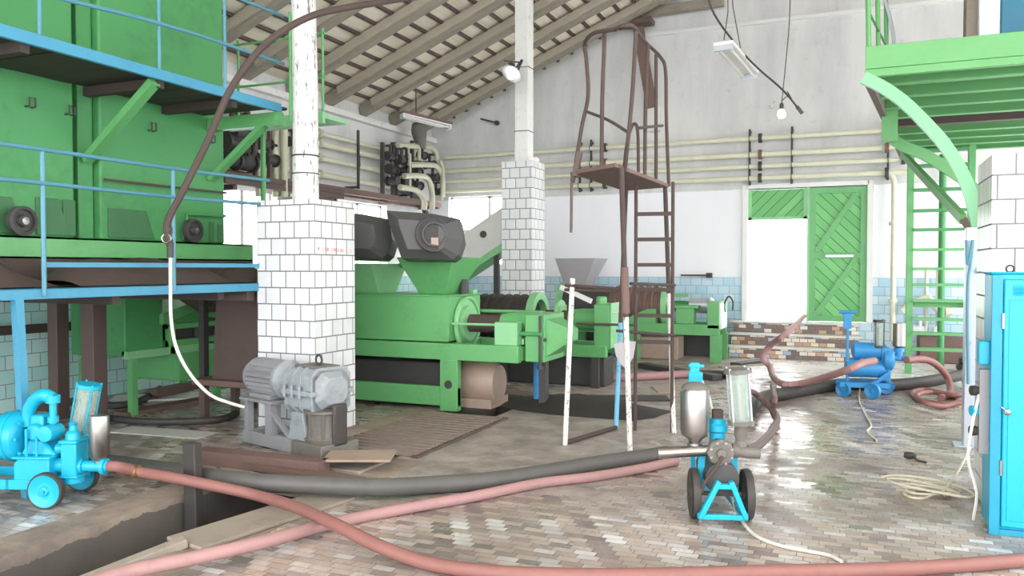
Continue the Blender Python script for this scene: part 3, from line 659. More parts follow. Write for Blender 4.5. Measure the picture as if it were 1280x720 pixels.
b = MB(); b.box(-3.18, -2.98, 7.8, 8.42, .56, 1.06); b.prism([(-2.98,7.8,.56),(-2.98,8.42,.56),(-2.98,8.42,1.06),(-2.98,7.8,1.06)], (.02,0,0)); b.loft([(-2.98,7.85,.6),(-2.98,8.36,.6),(-2.98,8.36,1.02),(-2.98,7.85,1.02)], [(-2.72,8.0,.78),(-2.72,8.2,.78),(-2.72,8.2,.9),(-2.72,8.0,.9)]); b.build('gear_housing', M['green'], pr, bevel=.01)
b = MB(); b.tube([(-3.0, 7.78, 1.05), (-3.0, 7.78, .5)], .016, 8); b.cyl((-3.0,7.78,.49), (-3.0,7.78,.53), .03, 10); b.cyl((-2.95, 7.79, .8), (-2.95, 7.8, .8), .02, 10); b.build('clamp_bolt', M['dark'], pr)
b = MB(); b.tube([(-3.25, 7.76, .86), (-2.98, 7.76, .86)], .022, 8); b.build('lever_bar', M['green_dk'], pr)
b = MB(); b.box(-3.14, -3.06, 8.1, 8.2, 0, .56); b.build('leg', M['dark'], pr)  # leg coloured dark for the shade below the bed
b = MB(); b.box(-6.5, -4.15, 7.85, 8.4, 0, .5); b.build('shade_box', M['dark'], pr, bevel=.02)  # dark box added to stand for the shade under the press
b = MB(); b.lathe([(.03,0),(.2,0),(.24,.08),(.24,.42),(.2,.5),(.03,.52)], (-4.14, 8.18, .26), (1,0,0), 28); b.box(-4.1, -3.64, 7.95, 8.42, .0, .1)
tag(b.build('must_drum', M['cover'], bevel=0), 'round beige-brown drum lying under the nearest press bed', 'drum')
b = MB(); b.cyl((-4.12, 8.25, 1.25), (-4.12, 8.25, 1.42), .055, 14); b.build('filler_neck', M['dark'], pr)
b = MB(); b.tube([(-3.2, 8.25, .54), (-3.2, 8.25, .02)], .055, 12); b.build('drain_pipe', M['pblue'], pr)

def hopper(label, x0, x1, yf, yb, zt, zb, mat, tk=.12, group=None):
    b = MB(); b.funnel(sq(x0+tk*1.5, x1-tk*1.9, yf+.2, yb-.2, zb), sq(x0, x1, yf, yb, zt), .014)
    return tag(b.build('feed_hopper', M[mat], smooth=0, bevel=.004), label, 'hopper')
hopper('dark green open feed hopper on the nearest press below the octagonal chute', -4.7, -3.98, 7.72, 8.5, 1.67, 1.256, 'green')
hopper('light green feed hopper partly behind the near tiled pillar', -5.75, -5.02, 7.72, 8.5, 1.6, 1.256, 'green_lt', .02)
b = MB(); b.box(-4.5, -4.05, 8.36, 8.46, 1.256, 1.3); tag(b.build('hopper_bracket', M['green_lt']), 'pale green bracket bar behind the dark green feed hopper', 'bracket')

# octagonal discharge chutes
def octchute(label, pz, zc, port):
    o3 = [PZ(x, y, zc) for x, y in ((483, 263), (541, 267), (575, 274), (579, 300), (573, 319), (566, 325), (502, 323), (486, 279))]
    dx = Vector(pz)
    o3 = [p+dx for p in o3]
    back = [p + FW*.5 + Vector((0,0,-.02)) for p in o3]
    c = sum(o3, Vector())/8
    inner = [c + (p-c)*.62 - FW*.1 - RT*.04 for p in o3]
    t = thing('octagonal_chute', label, 'chute', (c.x, c.y, min(p.z for p in o3)), group=None)
    b = MB(); n = 8
    b.add(inner+o3+back, [tuple(range(n))] + [(L*n+i, L*n+(i+1)%n, (L+1)*n+(i+1)%n, (L+1)*n+i) for L in (0,1) for i in range(n)] + [tuple(range(2*n, 3*n))])
    b.build('hood', M['charcoal'], t, smooth=0, bevel=.006)
    if not port: return t
    hc = sum(inner, Vector())/8 + RT*.08 - FW*.005; nrm = (-FW + RT*.35).normalized()
    b = MB(); b.ring(hc, nrm, .17, .022, 28, 8); b.build('port_ring', M['dark'], t)
    b = MB(); b.lathe([(.155,-.0),(.155,.012),(.0,.012)], hc, nrm, 28); b.build('port_disc', M['rubber'], t)
    b = MB(); b.cbox(hc+nrm*.02+Vector((0,0,-.075))+RT*.01, .075, .02, .08, YAW); b.build('port_flap', M['cover'], t)
    b = MB(); b.ring(hc+nrm*.025, nrm, .12, .014, 20, 6); b.build('port_latch', M['charcoal'], t)
    return t
octchute('dark grey octagonal chute with a round port above the green feed hopper', (0,0,0), 8.35, True)
octchute('dark grey octagonal chute half hidden by the near tiled pillar', Vector((-.88, .03, .02)), 8.35, False)
for i, x in enumerate((-5.5, -4.75)):
    b = MB(); b.bar((x, 8.75, 1.42), (x+.62, 8.3, 1.62), .12, .05); b.bar((x, 8.8, 1.42), (x, 8.8, 0), .05, .05)
    tag(b.build('chute_support', M['green']), ('green slanting support under the half hidden octagonal chute', 'green slanting support behind the dark green feed hopper')[i], 'support')

# second press: ribbed drum and open gear
p2_ = thing('screw_press', 'second green screw press in front of the distant tiled pillar', 'press', (-4.2, 10.2, 0))
ax = Vector((-5.7, 10.2, .88))
def ribdrum(ax, L, R, par, mat, n):
    prof = [(R-.03, 0)]
    for i in range(n):
        a = L*i/n; w = L/n
        prof += [(R-.03, a+.02*w), (R-.03, a+.62*w), (R, a+.66*w), (R, a+.96*w)]
    prof += [(R-.03, L)]
    b = MB(); b.lathe(prof, ax, (1,0,0), 36); b.build('drum', mat, par, smooth=20)
ribdrum(ax, 1.68, .31, p2_, M['rubber'], 14)
b = MB(); b.pipe(ax+Vector((1.68,0,0)), (1,0,0), .24, .34, .1); b.build('drum_ring', M['green_lt'], p2_)
b = MB(); b.cyl(ax+Vector((1.6,0,0)), ax+Vector((2.5,0,0)), .1, 20); b.build('shaft', M['rust'], p2_)
b = MB(); b.lathe([(.24,0),(.24,.03),(.1,.05)], ax+Vector((2.05,0,0)), (1,0,0), 28)
for k in range(4):
    a = PI/4+k*PI/2; b.bar(ax+Vector((2.09, 0, 0)), ax+Vector((2.09, .22*math.cos(a), .22*math.sin(a))), .02, .03)
b.build('end_plate', M['green_lt'], p2_)
b = MB(); b.lathe([(.13,0),(.15,.2),(.15,.52),(.2,.56),(.2,.62)], ax+Vector((2.2,0,-.02)), (1,0,0), 24); b.build('cone', M['green'], p2_)
b = MB(); b.box(-3.08, -2.86, 9.9, 10.5, .5, 1.08); b.lathe([(.07,0),(.07,.12)], (-3.0, 10.0, 1.06), (0,0,1), 12); b.build('gear_housing', M['green'], p2_, bevel=.02)
b = MB(); b.box(-2.86, -2.84, 9.9, 10.5, .52, 1.1); b.build('cover_plate', M['green_lt'], p2_, bevel=.008)
b = MB(); b.bar((-3.55, 9.96, 1.3), (-3.1, 9.88, 1.12), .03, .06); b.build('lever', M['white'], p2_)
b = MB(); b.box(-5.7, -2.9, 9.85, 9.95, .4, .55); b.box(-5.7, -2.9, 10.45, 10.55, .4, .55); b.build('bed_frame', M['green'], p2_, bevel=.008)
for x in (-5.6, -4.4, -3.1):
    for y in (9.86, 10.46):
        b = MB(); b.box(x, x+.1, y, y+.08, 0, .41); b.build('leg', M['dark'], p2_)
b = MB(); b.box(-5.6, -2.95, 10.0, 10.4, 0, .38); b.build('shade_box', M['dark'], p2_, bevel=.02)  # same dark filler for the shade beneath the second press
for x in (-4.05, -5.6):
    b = MB(); b.prism([(x, 9.9, .55), (x, 10.5, .55), (x, 10.42, .7), (x, 9.98, .7)], (.1,0,0)); b.build('saddle', M['green'], p2_)
b = MB(); b.cyl((-2.75, 9.92, .98), (-2.72, 9.92, .98), .05, 16); b.tube([(-2.84, 9.92, .98), (-2.74, 9.92, .98)], .012, 8); b.build('pressure_gauge', M['white'], p2_)
b = MB(); b.tube([(-3.3, 9.86, .83), (-2.5, 9.86, .83)], .016, 8); b.build('control_rod', M['brown'], p2_)

# third press near the steps
p3_ = thing('screw_press', 'farthest green screw press with ribbed brown drum near the steps', 'press', (-3.2, 13.7, 0))
ax = Vector((-4.75, 13.7, .9))
b = MB(); b.lathe([(.32,0),(.32,.85)], ax, (1,0,0), 36); b.build('smooth_drum', M['dark'], p3_)
ribdrum(ax+Vector((.85,0,0)), .92, .345, p3_, M['rustred'], 7)
b = MB(); b.pipe(ax+Vector((1.77,0,0)), (1,0,0), .26, .375, .09); b.build('drum_ring', M['green_lt'], p3_)
b = MB(); b.pipe(ax+Vector((-.1,0,0)), (1,0,0), .1, .4, .1); b.build('drum_flange', M['green_lt'], p3_)
b = MB(); b.cyl(ax+Vector((1.6,0,0)), ax+Vector((2.8,0,0)), .09, 18); b.build('shaft', M['green_dk'], p3_)
b = MB(); b.lathe([(.13,0),(.14,.35),(.1,.4)], ax+Vector((2.2,0,.02)), (1,0,0), 20); b.build('cone', M['galv'], p3_)
b = MB(); b.box(-3.9, -2.0, 13.3, 13.4, .44, .62); b.box(-4.8, -2.0, 14.0, 14.08, .44, .62); b.box(-4.85,-3.9,13.3,13.4,.44,.56); b.build('bed_frame', M['green'], p3_, bevel=.008)
for x in (-4.7, -3.5, -2.15):
    for y in (13.31, 14.0):
        b = MB(); b.box(x, x+.18, y, y+.08, 0, .45); b.build('leg', M['green'], p3_)
b = MB(); b.prism([(-3.7,13.3,.62),(-3.05,13.3,.62),(-3.05,13.3,.86),(-3.2,13.3,.86)], (0,.16,0)); b.build('drum_bracket', M['green'], p3_)
b = MB(); b.box(-2.72, -2.42, 13.35, 13.6, .62, .9); b.box(-2.75, -2.35, 13.33, 13.9, .88, .93); b.build('bearing_support', M['green'], p3_, bevel=.008)
b = MB(); b.box(-2.2, -2.0, 13.3, 13.95, .55, 1.0); b.build('gear_housing', M['green'], p3_, bevel=.012)
b = MB(); b.box(-2.0, -1.97, 13.32, 13.93, .55, .98); b.build('cover_plate', M['white'], p3_)
b = MB(); b.tube(spline([(-1.97, 13.6, .95), (-1.9, 13.6, 1.08), (-1.83, 13.6, 1.0), (-1.83, 13.6, .85)], 4), .015, 8); b.build('oil_line', M['dark'], p3_)
b = MB(); b.prism([(-2.95,13.55,1.06),(-2.55,13.55,1.06),(-2.6,13.85,1.06),(-2.9,13.85,1.06)], (0,0,.05)); b.build('guard', M['green'], p3_)
b = MB(); b.funnel(sq(-4.72,-4.35,13.45,13.95,1.235), sq(-4.85,-4.12,13.3,14.1,1.72), .014); tag(b.build('feed_hopper', M['sheetgrey'], smooth=0), 'grey sheet hopper above the farthest press right of the distant pillar', 'hopper')
b = MB(); b.box(-3.5, -2.7, 13.45, 13.95, 0, .38); b.build('sump', M['cover'], p3_, bevel=.02)
b = MB(); b.box(-6.5, -2.1, 14.2, 14.28, .0, .5); tag(b.build('kick_board', M['dark']), 'dark low board along the back wall beside the steps', 'board')
b = MB(); b.box(-2.95, -2.4, 14.9, 14.94, 1.4, 1.43); b.box(-2.48, -2.4, 14.88, YB-.005, 1.37, 1.46); tag(b.build('wall_bracket', M['rust']), 'small rusty arm fixed to the wall above the blue tiles', 'bracket')

# inclined conveyor behind
cv = thing('inclined_conveyor', 'inclined trough conveyor with green underframe rising behind the distant pillar', 'conveyor', (-5.4, 12.3, 0))
A, B = Vector((-6.5, 12.3, 1.2)), Vector((-4.8, 12.3, 2.213)); 
b = MB(); b.bar(A, B, .5, .12, (0,0,1)); b.build('underframe', M['green_lt'], cv, bevel=.01)
b = MB(); up = Vector((-.51, 0, .86))
for s in (-1, 1):
    b.bar(A+up*.3+Vector((0,.24*s,0)), B+up*.3+Vector((0,.24*s,0)), .02, .5, (0,0,1))
b.build('trough_side', M['sheet'], cv)
b = MB(); b.bar(A+up*.1, B+up*.1, .46, .03); b.build('belt', M['rubber'], cv)
for f in (.12, .62):
    p = A.lerp(B, f); b = MB(); b.box(p.x-.04, p.x+.04, 12.08, 12.16, 0, p.z-.02); b.box(p.x-.04, p.x+.04, 12.44, 12.52, 0, p.z-.02); b.build('leg', M['dark'], cv)
b = MB(); b.cyl(A.lerp(B,.6)+up*.35+Vector((0,-.26,0)), A.lerp(B,.6)+up*.35+Vector((0,-.25,0)), .06, 14); b.build('roller_end', M['dark'], cv)
b = MB(); b.lathe([(.0,0),(.12,.0),(.12,.3),(.0,.3)], (-4.95, 11.75, .0), (0,0,1), 16); b.lathe([(.1,0),(.1,1.0)], (-4.95, 11.75, .3), (0,0,1), 14); tag(b.build('gear_motor', M['dark']), 'dark upright drive motor standing behind the second press', 'motor')

# covers over the press pit
gr = thing('pit_grate', 'rust-brown slatted grate covering the pit beside the nearest press', 'grate', (-3.75, 6.5, -.02))
b = MB(); b.box(TX0+.01, TX0+.06, 5.64, 7.5, -.07, .015); b.box(TX1+.12, TX1+.18, 5.64, 7.5, .002, .02); b.box(TX1-.04, TX1-.0, 5.64, 7.5, -.07, .0); b.build('frame', M['brown'], gr)
n = 17
for i in range(n):
    y = 5.68+i*1.8/n; b = MB(); b.box(TX0+.02, TX1+.14, y, y+.066, .003, .03); b.build('slat', M['grate'], gr)
board('cover_plate', 'small tan steel plate at the near end of the slatted grate', 'plate', G(408, 586), G(492, 586), .34, .02, 'cover', .09)
board('cover_plate', 'broad brown plate over the pit left of the slatted grate', 'plate', (-4.15, 4.55, 0), (-3.38, 4.5, 0), .3, .03, 'cover', .002)
board('cover_plank', 'wet brown plank bridging the pit below the red hose', 'plank', (-4.35, 4.9, 0), (-3.2, 4.75, 0), .16, .05, 'rustred', .004)
b = MB(); b.bar(Vector((-3.42, 3.35, .012)), Vector((-3.2, 4.5, .012)), .32, .022); tag(b.build('cover_plank', M['plank'], bevel=.004), 'wide pale plank lying along the right rim of the open pit', 'plank')
b = MB(); b.bar((-4.1, 4.12, -TD), (-4.1, 4.1, .37), .105, .07, (0,1,0)); tag(b.build('pit_stake', M['rubber'], bevel=.006), 'grey-black upright timber stake standing in the open pit', 'stake')
b = MB(); b.bar((-4.0, 3.05, -TD+.12), (-3.6, 3.75, -TD+.55), .2, .06); tag(b.build('pit_timber', M['darkwood'], bevel=.01), 'wet dark timber leaning inside the open pit', 'timber')
b = MB(); b.bar((-3.95, 2.5, -.2), (-3.4, 3.35, .03), .09, .05); tag(b.build('pit_batten', M['plank'], bevel=.006), 'thin light batten sloping over the right rim of the open pit', 'batten')
b = MB(); b.box(-4.1, -3.5, 3.5, 3.9, -TD, -TD+.3); tag(b.build('pit_block', M['darkwood'], bevel=.03), 'dark block of debris on the bottom of the open pit', 'block')
# slag and rubbish by the press
b = MB(); random.seed(11); n = 14; vs = []; ring_ = []
vs.append((0,0,.16))
for k in range(3):
    for i in range(n):
        a = 2*PI*i/n; r = (.22,.45,.7)[k]*random.uniform(.85,1.1); vs.append((r*1.5*math.cos(a), r*.75*math.sin(a), (.13,.06,0)[k]+random.uniform(-.01,.02)*(k < 2)))
fs = [(0,1+i,1+(i+1)%n) for i in range(n)] + [(1+k*n+i, 1+(k+1)*n+i, 1+(k+1)*n+(i+1)%n, 1+k*n+(i+1)%n) for k in range(2) for i in range(n)] + [tuple(range(1+2*n, 1+3*n))]
b.add([Vector(v)+Vector((-2.75, 8.35, .002)) for v in vs], fs); o = tag(b.build('pomace_heap', M['pomace'], smooth=60), 'dark heap of pomace on the floor in front of the presses', 'heap'); o['kind'] = 'stuff'
board('floor_slab', 'brown sheet on the floor right of the pomace heap', 'sheet', (-2.3, 10.0, 0), (-1.6, 10.3, 0), .5, .02, 'cover')
board('floor_slab', 'dark strip of rubber on the floor before the second press', 'sheet', (-3.0, 9.0, 0), (-2.0, 9.4, 0), .35, .02, 'rubber')
board('floor_channel', 'dark steel channel lying before the farthest press', 'channel', (-3.0, 12.2, 0), (-1.7, 11.2, 0), .18, .08, 'dark')
board('floor_board', 'pale thin board lying before the steps', 'board', (-1.9, 12.7, 0), (-1.2, 13.4, 0), .12, .02, 'plank')
board('floor_board', 'dark folded strip lying close to the bottom step', 'board', (-1.7, 13.0, 0), (-1.35, 13.7, 0), .2, .05, 'dark')

# ================================================================== LADDER TOWER
tw = thing('ladder_tower', 'rusty railed inspection stand with ladder and flaking white legs', 'stand', (-1.95, 6.95, 0))
TP = 2.357
qN, qL, qR, qF = PZ(769,208,6.4), PZ(716,218,6.9), PZ(836,234.5,8.0), PZ(780,239,8.4)
cN, cL, cR, cF = Vector((-1.70,6.50,0)), Vector((-2.31,6.60,0)), Vector((-1.53,7.45,0)), Vector((-2.08,7.42,0))
def up_(c, z): return Vector((c.x, c.y, z))
b = MB(); b.prism([up_(qL,TP), up_(qN,TP), up_(qR,TP), up_(qF,TP)], (0,0,.035)); b.build('platform', M['rustred'], tw, bevel=.004)
tops = {'N': up_(qN,TP)+Vector((.04,.04,0)), 'L': up_(qL,TP)+Vector((.03,.03,0)), 'R': up_(qR,TP)+Vector((-.03,-.03,0)), 'F': up_(qF,TP)+Vector((.03,-.03,0))}
for c, k, m_, zc in ((cN,'N','legpaint',1.15), (cL,'L','legpaint',1.46), (cR,'R','legpaint',1.3), (cF,'F','legblue',1.0)):
    mid = c.lerp(tops[k], zc/TP)
    b = MB(); b.tube([c, mid], .022, 10); b.build('leg', M[m_], tw)
    if k == 'L': continue
    b = MB(); b.tube([mid, tops[k]], .022, 10); b.build('upright', M['rust'], tw)
b = MB(); b.tube([tops['N'].lerp(cN,.34), tops['N'].lerp(cN,.5)], .033, 12); b.build('sleeve', M['rustred'], tw)
lf, lr = Vector((-1.9,7.45,0)), Vector((-1.56,7.5,0))
for c in (lf, lr):
    b = MB(); b.tube([up_(c,0), up_(c,TP)], .017, 8); b.build('ladder_rail', M['rust'], tw)
for z in (.85, 1.1, 1.345, 1.58, 1.82, 2.06):
    b = MB(); b.bar(up_(lf,z), up_(lr,z), .035, .035); b.build('rung', M['rust'], tw)
for z, (a, q) in ((1.4, (cL, cN)), (1.42, (cN, cR)), (1.36, (cL, cF)), (.95, (cF, cR))):
    b = MB(); b.tube([up_(a,z), up_(q,z-.03)], .014, 8); b.build('brace', M['rust'], tw)
# guard rails above the platform: cage of bent tubes
zt = TP+.03
def hoop(pts, r=.017): 
    b = MB(); b.tube(spline(pts, 6), r, 10); b.build('guard_rail', M['rust'], tw)
def T(px, py, base):     # point at the same distance as a platform corner
    return PZ(px, py, (base-CAM).dot(FW))
hoop([up_(qL,zt-.1), T(727,160,qL), T(735,120,qL), T(733,75,qL), T(731,55,qL), T(741,42,qL.lerp(qN,.5)), T(765,37,qN), T(790,32,qN), T(806,52,qR), T(826,72,qR), T(832,90,qR), T(833,150,qR), up_(qR,zt-.02)])
hoop([T(752,208,qL.lerp(qN,.6)), T(753,120,qL.lerp(qN,.6)), T(756,41,qL.lerp(qN,.6))])
hoop([T(781,214,qN.lerp(qR,.1)), T(786,165,qN), T(791,110,qN), T(795,40,qN)])
hoop([T(806,218,qN.lerp(qR,.5)), T(807,130,qN.lerp(qR,.5)), T(810,56,qN.lerp(qR,.5))])
hoop([T(820,225,qR), T(820,130,qR), T(820,68,qR)])
hoop([T(779,218,qF), T(784,178,qF), T(791,156,qF), T(797,163,qF), T(798,215,qF)])
hoop([T(732,139,qL), T(760,150,qL.lerp(qN,.5)), T(786,166,qN)], .013)
hoop([T(799,160,qN.lerp(qR,.3)), T(828,157,qR)], .014)
b = MB(); b.bar(up_(qL,TP-.02)+Vector((.02,0,0)), T(725,190,qL), .04, .05); b.build('corner_gusset', M['brown'], tw)
b = MB(); b.tube([up_(qL,TP+.02)+Vector((-.008,0,0)), up_(qL,TP-.5)+Vector((-.015,0,0))], .012, 6); b.build('hook_rod', M['brown'], tw)
b = MB(); b.tube([cL+Vector((0,0,.02)), cF+Vector((0,0,.02))], .022, 8); b.build('foot_bar', M['rust'], tw)
# shovel hooked between the legs
sh = thing('shovel', 'pale pointed shovel blade hanging between the tower legs', 'shovel', tuple(PZ(781, 460, 7.2)))
b = MB(); pl = [PZ(x, y, 7.2) for x, y in ((767, 430), (781, 426), (795, 427), (792, 446), (786, 456), (782, 461), (776, 455), (770, 445))]; b.prism(pl, FW*.012); b.build('blade', M['sheetgrey'], sh)
b = MB(); b.tube([PZ(781, 428, 7.19), PZ(780, 385, 7.2)], .014, 8); b.build('shaft', M['darkwood'], sh)
rs = thing('roof_strut', 'brown-red board strut slanting from the roof to the back wall', 'strut', tuple(PY(815, 135, 15.0)))
b = MB(); b.bar(PY(793, 8, 14.7), PY(815, 135, 15.0), .05, .2, (1,0,0)); b.build('board', M['rustred'], rs, bevel=.004)
b = MB(); q = PY(818, 148, 15.05); b.box(q.x-.12, q.x+.12, 14.98, YB-.002, q.z-.25, q.z+.22); tag(b.build('strut_bracket', M['sheet'], bevel=.01), 'pale block on the back wall at the foot of the roof strut', 'bracket')
b = MB(); q = PY(795, 25, 14.6); b.box(q.x-.4, q.x+.3, 14.5, 14.85, q.z-.08, q.z+.02); b.build('head_block', M['brown'], rs, bevel=.02)

# ================================================================== PIPES
def valve(par, c, axis, s=1.0, mat='dark', m2='dark'):
    c = Vector(c); a = Vector(axis); b = MB()
    b.lathe([(.075*s,-.1*s),(.075*s,-.08*s),(.05*s,-.08*s),(.065*s,-.03*s),(.065*s,.03*s),(.05*s,.08*s),(.075*s,.08*s),(.075*s,.1*s)], c, a, 16)
    out = Vector((0,0,1)) if abs(a.z) < .5 else Vector((1,0,0))
    b.cyl(c, c+out*.16*s, .025*s, 10); v = b.build('valve', M[mat], par)
    b = MB(); b.ring(c+out*.17*s, out, .075*s, .012*s, 16, 6); b.build('handwheel', M[m2], v); return v
YP = 14.93
pz_ = [PY(951, y, YP).z for y in (172.6, 193, 207.8, 222.4)]
names = ('topmost long cream pipe along the back wall', 'second long cream pipe from the top along the back wall', 'third long cream pipe from the top along the back wall', 'lowest long cream pipe on the back wall with the drop leg right of the door')
for i, z in enumerate(pz_):
    t = thing('wall_pipe', names[i], 'pipe', (-3, YP, z-.05), group=None); xe = (.7, .8, .9, .62)[i]
    b = MB()
    if i == 3: b.tube(spline([(-7.9, YP, z), (.3, YP, z), (.5, YP, z-.01), (.6, YP, z-.1), (.62, YP, z-.25)], 4) + [Vector((.62, YP, .35)), Vector((.7, YP-.05, .2))], .045, 12)
    else: b.tube([(-7.9, YP, z), (xe, YP, z)], (.042,.05,.042)[i], 12)
    b.build('tube', M['cream'], t)
    for x in (-4.42, -1.55, .75 if i == 2 else .5):
        b = MB(); b.lathe([(.085,-.03),(.085,.03)], (x, YP, z), (1,0,0), 18); b.build('flange', M['dark'] if i != 1 else M['rustred'], t)
    if i == 3:
        for zz in (2.3, 1.0):
            b = MB(); b.lathe([(.075,-.03),(.075,.03)], (.62, YP, zz), (0,0,1), 16); b.build('flange', M['cream'], t)
lb = ('second dark pipe hanger from the left on the back wall', 'dark pipe hanger above the left jamb of the door', 'dark pipe hanger above the middle of the door', 'dark pipe hanger at the right above the door', 'dark pipe hanger left of the ladder tower rails')
for i, x in enumerate((-4.72, -1.74, -1.02, .52, -4.95)):
    b = MB(); b.box(x-.018, x+.018, YP+.05, YP+.09, pz_[3]-.12, pz_[0]+.18)
    for z in pz_: b.ring((x, YP, z), (1,0,0), .054, .008, 14, 5)
    b.box(x-.02, x+.02, YP+.1, YB-.001, pz_[0]+.1, pz_[0]+.15); b.box(x-.02, x+.02, YP+.1, YB-.001, pz_[3]-.1, pz_[3]-.05)
    tag(b.build('pipe_hanger', M['dark']), lb[i], 'bracket')
# pipes along the left wall
XP = -8.1
for i, (pa, r) in enumerate((((445, 178), .04), ((445, 190), .05), ((445, 207), .045), ((445, 226), .05))):
    z = PX(pa[0], pa[1], XP).z; t = thing('wall_pipe', ('highest', 'second highest', 'third highest', 'bottom')[i]+' cream pipe of four along the left wall beyond the round post', 'pipe', (XP, 12, z-.05))
    b = MB(); b.tube([(XP, 8.4, z), (XP, 14.2, z)], r, 12); b.build('tube', M['cream'], t)
    for y in (10.9, 13.3):
        b = MB(); b.lathe([(.08,-.03),(.08,.03)], (XP, y, z), (0,1,0), 16); b.build('flange', M['creamdk'], t)
za, zb = PX(445, 178, XP).z, PX(445, 226, XP).z
for i, y in enumerate((11.9, 13.55)):
    b = MB(); b.box(XP+.06, XP+.1, y, y+.035, zb-.15, za+.2); b.box(XL+.001, XP+.08, y, y+.05, zb-.14, zb-.1); b.bar((XP+.1, y+.03, zb+.25), (XL+.01, y+.45, za-.05), .03, .03)
    tag(b.build('pipe_hanger', M['dark']), ('dark hanger on the left wall next to the round post', 'dark hanger on the left wall close to the valve cluster')[i], 'bracket')
b = MB(); z = PX(480, 246, -7.85).z
b.bar((-7.85, 8.5, z), (-7.85, 14.6, z), .08, .1); b.bar((-8.15, 8.5, z-.02), (-8.15, 14.6, z-.02), .06, .08)
for y in (9, 11, 13, 14.5): b.box(-8.3, -7.83, y, y+.06, z-.08, z-.02)
tag(b.build('pipe_shelf', M['rustred']), 'long red-brown angle-iron shelf under the left wall pipes', 'shelf')

# valve cluster in the corner
vc = thing('valve_cluster', 'tangle of pale pipes and dark valves in the far left corner', 'pipes', (-7.9, 14.2, 2.6))
def CP(px, py, y=14.3):
    p = PX(px, py, -7.95+(y-14.1)*.8)
    return p if p.y < 14.5 else PY(px, py, 14.5)
runs = [((497,181),(520,183),(538,184),(545,192),(546,204)), ((512,206),(535,206),(546,209),(553,222),(553,246)), ((505,220),(525,220),(535,224),(540,240),(540,262)), ((500,234),(520,238),(530,250),(530,262)), ((524,183),(524,205)), ((512,192),(512,232)), ((550,200),(554,214),(552,250))]
for i, r in enumerate(runs):
    b = MB(); b.tube(spline([CP(x, y, 14.25+.09*(i % 4)) for x, y in r], 5), .055 if i < 4 else .035, 12); b.build('pipe_run', M['creamdk'], vc)
for (px, py, s) in ((502,200,1.3),(528,194,1.1),(505,214,1.3),(503,228,1.2),(522,214,1.1),(537,206,1.2),(541,222,1.2),(545,240,1.1),(522,232,1.2),(488,196,1.2),(490,212,1.3),(491,226,1.2)):
    valve(vc, CP(px, py, 14.2), (1,0,0) if px % 2 else (0,1,0), s)
for px in (478, 491, 496, 515):
    b = MB(); p0, p1 = CP(px, 252, 14.15), CP(px, 178 if px < 510 else 176, 14.15); b.bar(p0, p1, .06, .06); b.build('support_post', M['dark'], vc)
b = MB(); b.tube(spline([CP(495, 236, 14.0), CP(515, 243, 14.0), CP(527, 254, 14.0), CP(533, 268, 14.0)], 5), .06, 12); tag(b.build('drop_hose', M['rubber']), 'black hose drooping out of the corner valve cluster', 'hose')
b = MB(); b.tube(spline([CP(521,154), CP(524,166), CP(526,178), CP(530,186)], 4), [.1,.12,.14,.15,.15,.14,.13,.12,.11,.1,.08,.06,.04], 10); tag(b.build('junction_bundle', M['oily'], smooth=60), 'dark bundled wrapping under the roof corner above the valve cluster', 'bundle')
# manifold beyond the round post on the left
mf = thing('pipe_manifold', 'cream vertical pipe manifold with dark valves left of the round post', 'pipes', (-7.6, 9.2, 1.9))
XM = -7.55
def MP(px, py, dx=0): return PX(px, py, XM+dx)
for k, r in enumerate((((345,246),(345,162),(352,150),(360,158),(366,170),(368,246)), ((324,246),(324,190),(330,176),(338,180),(345,196)), ((355,246),(355,156)), ((372,246),(372,175)))):
    b = MB(); b.tube(spline([MP(x, y, .05*k) for x, y in r], 5), .055, 12); b.build('pipe_run', M['creamdk'], mf)
for k, r in enumerate((((281,172),(350,168)), ((281,190),(345,188)), ((281,206),(340,206)), ((281,222),(335,218)))):
    b = MB(); b.tube([MP(x, y, -.15) for x, y in r], .04, 10); b.build('pipe_run', M['creamdk'], mf)
for (px, py, s) in ((350,154,1.2),(366,178,1.0),(330,180,1.2),(338,200,1.2),(300,166,1.6),(302,186,1.4),(305,203,1.7),(292,178,1.6),(292,200,1.5),(312,196,1.2),(290,160,1.4)):
    valve(mf, MP(px, py, .1), (0,1,0), s)
for px in (319, 337):
    b = MB(); b.bar(MP(px, 232, .12), MP(px, 155, .12), .05, .05); b.build('support_post', M['brown'], mf)
b = MB(); z = MP(300, 230).z; b.bar((XM-.1, 8.0, z), (XM-.1, 10.6, z), .5, .07); b.bar((XM+.12, 8.0, z+.08), (XM+.12, 10.6, z+.08), .06, .08)
for y in (8.2, 10.4): b.box(XL+.001, XM+.1, y, y+.07, z-.1, z-.03)
b.build('shelf', M['brown'], mf)

# ================================================================== LAMPS AND WIRES
def fluor(label, A, B, wid=.2):
    A, B = Vector(A), Vector(B); t = thing('fluorescent_lamp', label, 'lamp', tuple((A+B)/2)); a = (B-A).normalized(); x = a.cross(Vector((0,0,1))).normalized()
    b = MB(); b.bar(A, B, wid, .05); b.build('housing', M['white'], t, bevel=.01)
    for s in (-1, 1):
        b = MB(); b.tube([A+a*.03+x*s*.06-Vector((0,0,.05)), B-a*.03+x*s*.06-Vector((0,0,.05))], .018, 10); b.build('tube', M['white'], t)
    for p in (A+a*.02, B-a*.02):
        b = MB(); b.cbox(p-Vector((0,0,.045)), wid*.9, .05, .06, math.atan2(a.y, a.x)+PI/2); b.build('end_cap', M['galv'], t)
    return t
fl = fluor('twin-tube fluorescent lamp hanging on wires before the back wall', PZ(904, 54, 9.0), PZ(937, 92, 9.9), .23)
pA, pB = PZ(905, 50, 9.1), PZ(929, 78, 9.6)
